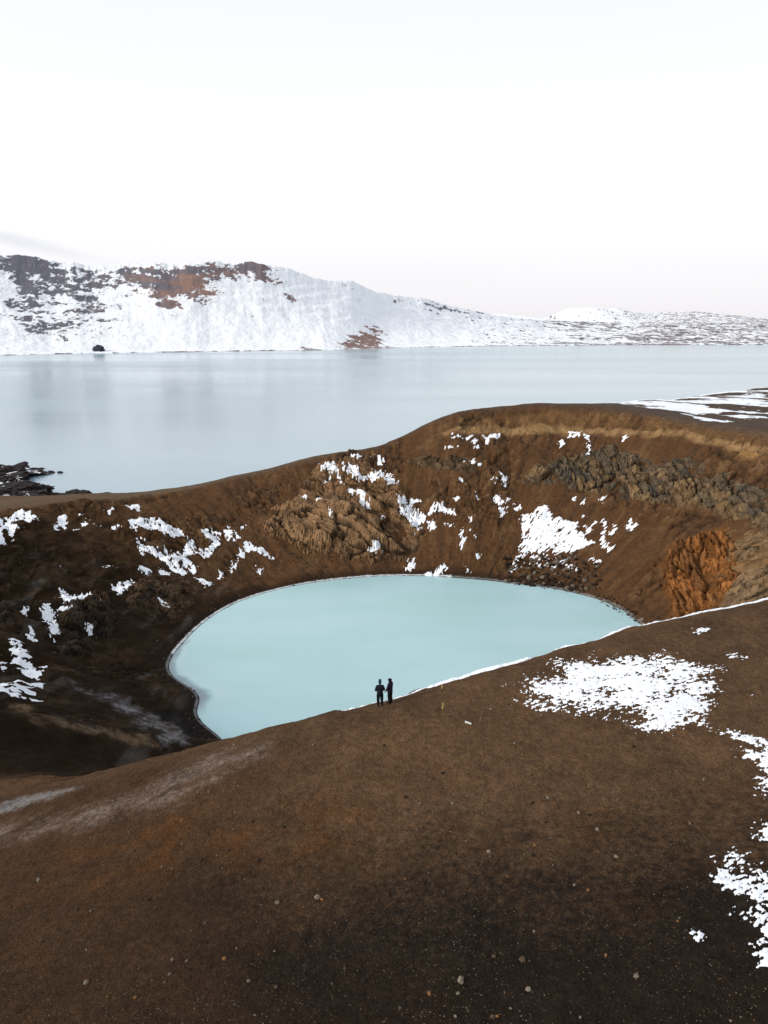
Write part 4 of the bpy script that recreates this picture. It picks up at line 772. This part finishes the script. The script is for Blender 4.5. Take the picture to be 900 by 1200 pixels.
def join_into(me, others):
    bm = bmesh.new(); bm.from_mesh(me)
    for m in others: bm.from_mesh(m)
    bm.to_mesh(me); bm.free()
    for p in me.polygons: p.use_smooth = True
    return me
def hand_fingers(wrist, d, side, mat):
    """five separate bent fingers rooted in a palm that points along d; side: unit vector across the palm"""
    d = Vector(d).normalized(); side = Vector(side).normalized(); nrm = d.cross(side).normalized(); out = []
    L = (.075, .085, .080, .062)
    for k in range(4):
        b = Vector(wrist) + d * .075 + side * (.027 - .018 * k); c = [b - d * .02, b, b + d * L[k] * .45 + nrm * .006, b + d * L[k] * .8 + nrm * .022, b + d * L[k] * .95 + nrm * .036]
        s = Sk(); s.chain([(tuple(p), r) for p, r in zip(c, (.009, .009, .0085, .008, .007))]); out.append(skin('finger', s.v, s.e, s.r, 0, mat, None, 1))
    b = Vector(wrist) + d * .02 + side * .025; s = Sk(); s.chain([(tuple(b), .011), (tuple(b + side * .022 + d * .025), .0105), (tuple(b + side * .028 + d * .052 + nrm * .012), .009)]); out.append(skin('thumb', s.v, s.e, s.r, 0, mat, None, 1))
    return out
def cloth(name, c, rough=.8): return surf_mat(name, rough, attr=None, color=c, mottles=((14, .8, 1.2),), bumps=((18, .5, .02),))
M_SKIN = surf_mat('skin', .55, attr=None, color=(0.50, 0.30, 0.22)); M_HAIR = cloth('hair', (0.02, 0.014, 0.01)); M_EYE = surf_mat('eye_dark', .3, attr=None, color=(0.02, 0.015, 0.01))
def person(loc, rz, arms, legs, hat_c, jacket_c, trouser_c, boot_c, label, hem, head_tilt=(0, 0), hood=False):
    root = bpy.data.objects.new('person', None); sc.collection.objects.link(root); root.location = loc; root.rotation_euler = (0, 0, rz); tag(root, label, 'person', 'the two people at the crater rim')
    hx_, hy_ = head_tilt
    # body: one continuous surface
    b = Sk(); pel = b.add((0, 0, .93), (.135, .10)); sp = b.chain([((0, .01, 1.08), (.12, .09)), ((0, .005, 1.25), (.14, .10)), ((0, -.005, 1.40), (.13, .085)), ((0, 0, 1.475), .055)], pel)
    chest = pel + 3
    hd = b.chain([((hx_ * .4, hy_ * .4 + .01, 1.53), .052), ((hx_ * .8, hy_ * .8 + .02, 1.585), (.066, .078)), ((hx_, hy_ + .012, 1.66), (.076, .094)), ((hx_, hy_, 1.725), (.055, .066))], sp)
    fingers = []
    for sd_, a in zip((-1, 1), arms):
        sh_ = b.add((sd_ * .175, 0, 1.395), .055, chest)
        el, wr = Vector(a[0]), Vector(a[1]); d = (wr - el).normalized()
        k = b.chain([(tuple(Vector((sd_ * .19, 0, 1.36)) * .45 + el * .55), .046), (tuple(el), .040), (tuple(el * .5 + wr * .5), .036), (tuple(wr), .026), (tuple(wr + d * .04), (.036, .018)), (tuple(wr + d * .08), (.038, .016))], sh_)
        fingers += hand_fingers(wr, d, (-sd_ * .2, 1, 0) if abs(d.z) > .6 else (0, .3, 1), M_SKIN)
    for sd_, l in zip((-1, 1), legs):
        kn, an = Vector(l[0]), Vector(l[1]); hip = b.add((sd_ * .09, 0, .88), .09, pel)
        b.chain([(tuple(Vector((sd_ * .095, 0, .88)) * .5 + kn * .5), .078), (tuple(kn), .056), (tuple(kn * .6 + an * .4 + Vector((0, -.015, 0))), .055), (tuple(an), .036), (tuple(an + Vector((0, .05, -.03))), (.030, .026)), (tuple(an + Vector((0, .11, -.042))), (.026, .016))], hip)
    bm_ = skin('body', b.v, b.e, b.r, pel, M_SKIN, None)
    # nose, lips, ears as further forms of the same mesh
    face = []
    hc_ = Vector((hx_, hy_ + .015, 1.645))
    for pts, rr2 in ((((0, .085, .012), (0, .105, -.012), (0, .092, -.02)), (.008, .012, .008)), (((-.022, .086, -.045), (0, .094, -.043), (.022, .086, -.045)), (.006, .008, .006)), (((-.078, 0, .02), (-.084, -.006, .0), (-.077, 0, -.02)), (.01, .013, .008)), (((.078, 0, .02), (.084, -.006, .0), (.077, 0, -.02)), (.01, .013, .008))):
        s = Sk(); s.chain([(tuple(hc_ + Vector(p)), r) for p, r in zip(pts, rr2)]); face.append(skin('f', s.v, s.e, s.r, 0, None, None, 1))
    link('body', join_into(bm_, face + fingers), M_SKIN, root)
    for sd_ in (-1, 1):
        bm = bmesh.new(); bmesh.ops.create_uvsphere(bm, u_segments=10, v_segments=8, radius=.011, matrix=Matrix.Translation(hc_ + Vector((sd_ * .030, .083, .018)))); me = bpy.data.meshes.new('eye'); bm.to_mesh(me); bm.free(); link('eye', me, M_EYE, root)
    # trousers
    t = Sk(); p0 = t.add((0, 0, .95), (.165, .13))
    for sd_, l in zip((-1, 1), legs):
        kn, an = Vector(l[0]), Vector(l[1])
        t.chain([((sd_ * .10, 0, .84), .13), (tuple(Vector((sd_ * .105, 0, .84)) * .5 + kn * .5), .122), (tuple(kn), .105), (tuple(kn * .5 + an * .5 + Vector((0, -.01, 0))), .098), (tuple(an + Vector((0, 0, .02))), .092)], p0)
    link('trousers', skin('trousers', t.v, t.e, t.r, p0, None, None), cloth('trouser_cloth', trouser_c), root)
    # jacket with sleeves
    j = Sk(); h0 = j.add((0, .0, hem), (.215, .175)); mid = j.chain([((0, .005, (hem + 1.1) / 2), (.215, .175)), ((0, .005, 1.10), (.205, .17)), ((0, .0, 1.26), (.215, .165))], h0)
    ch = j.add((0, -.005, 1.385), (.175, .125), mid); j.chain([((0, 0, 1.47), (.095, .085)), ((hx_ * .3, hy_ * .3, 1.525), (.078, .078))], ch)
    for sd_, a in zip((-1, 1), arms):
        el, wr = Vector(a[0]), Vector(a[1])
        j.chain([((sd_ * .185, 0, 1.385), .085), (tuple(Vector((sd_ * .20, 0, 1.37)) * .45 + el * .55), .078), (tuple(el), .070), (tuple(el * .5 + wr * .5), .062), (tuple(wr - (wr - el).normalized() * .01), .050)], ch)
    link('jacket', skin('jacket', j.v, j.e, j.r, ch, None, None), cloth('jacket_cloth', jacket_c), root)
    # boots
    for sd_, l in zip((-1, 1), legs):
        an = Vector(l[1]); s = Sk(); s.chain([(tuple(an + Vector((0, -.01, .10))), .056), (tuple(an + Vector((0, -.01, 0))), .054), (tuple(an + Vector((0, .0, -.045))), (.052, .045)), (tuple(an + Vector((0, .09, -.045))), (.060, .050)), (tuple(an + Vector((0, .20, -.055))), (.050, .038))])
        link('boot', skin('boot', s.v, s.e, s.r, 1, None, None), cloth('boot_leather', boot_c, .6), root)
    # hair at the nape and the hat or hood
    s = Sk(); s.chain([((hx_, hy_ - .045, 1.56), .045), ((hx_, hy_ - .04, 1.62), .062), ((hx_, hy_ - .03, 1.68), .066)]); link('hair', skin('hair', s.v, s.e, s.r, 1, None, None), M_HAIR, root)
    s = Sk()
    if hood: s.chain([((hx_ * .4, hy_ * .4 - .03, 1.49), (.10, .095)), ((hx_ * .8, hy_ * .8 - .03, 1.57), (.102, .105)), ((hx_, hy_ - .022, 1.67), (.104, .110)), ((hx_, hy_ - .02, 1.755), (.070, .075))])
    else: s.chain([((hx_, hy_ - .002, 1.665), (.094, .108)), ((hx_, hy_ - .004, 1.72), (.090, .104)), ((hx_, hy_ - .01, 1.775), (.055, .062)), ((hx_, hy_ - .012, 1.80), .02)])
    link('hood' if hood else 'knit_hat', skin('hat', s.v, s.e, s.r, 1, None, None), cloth('hat_wool', hat_c), root)
    return root
fx1, fy1 = -0.25, 40.02; fx2, fy2 = 0.38, 40.12
person((fx1, fy1, ground_z(fx1, fy1) - .01), R(4), (((-.28, -.05, 1.12), (-.17, .17, 1.02)), ((.28, -.05, 1.13), (.17, .17, 1.04))), (((-.115, .02, .50), (-.12, -.02, .09)), ((.115, .015, .50), (.125, -.03, .09))),
       (0.010, 0.060, 0.085), (0.012, 0.014, 0.022), (0.009, 0.010, 0.013), (0.012, 0.010, 0.009), 'person seen from behind in teal knit hat, elbows out, left of the two', .79)
person((fx2, fy2, ground_z(fx2, fy2) - .01), R(62), (((-.24, .07, 1.12), (-.22, .20, .90)), ((.23, -.02, 1.12), (.21, .03, .87))), (((-.085, .03, .50), (-.08, .0, .09)), ((.085, .0, .50), (.085, -.04, .09))),
       (0.010, 0.010, 0.016), (0.020, 0.012, 0.024), (0.010, 0.009, 0.009), (0.012, 0.010, 0.009), 'person turned sideways in a long dark hooded coat, right of the two', .74, head_tilt=(0, .035), hood=True)
print('done')
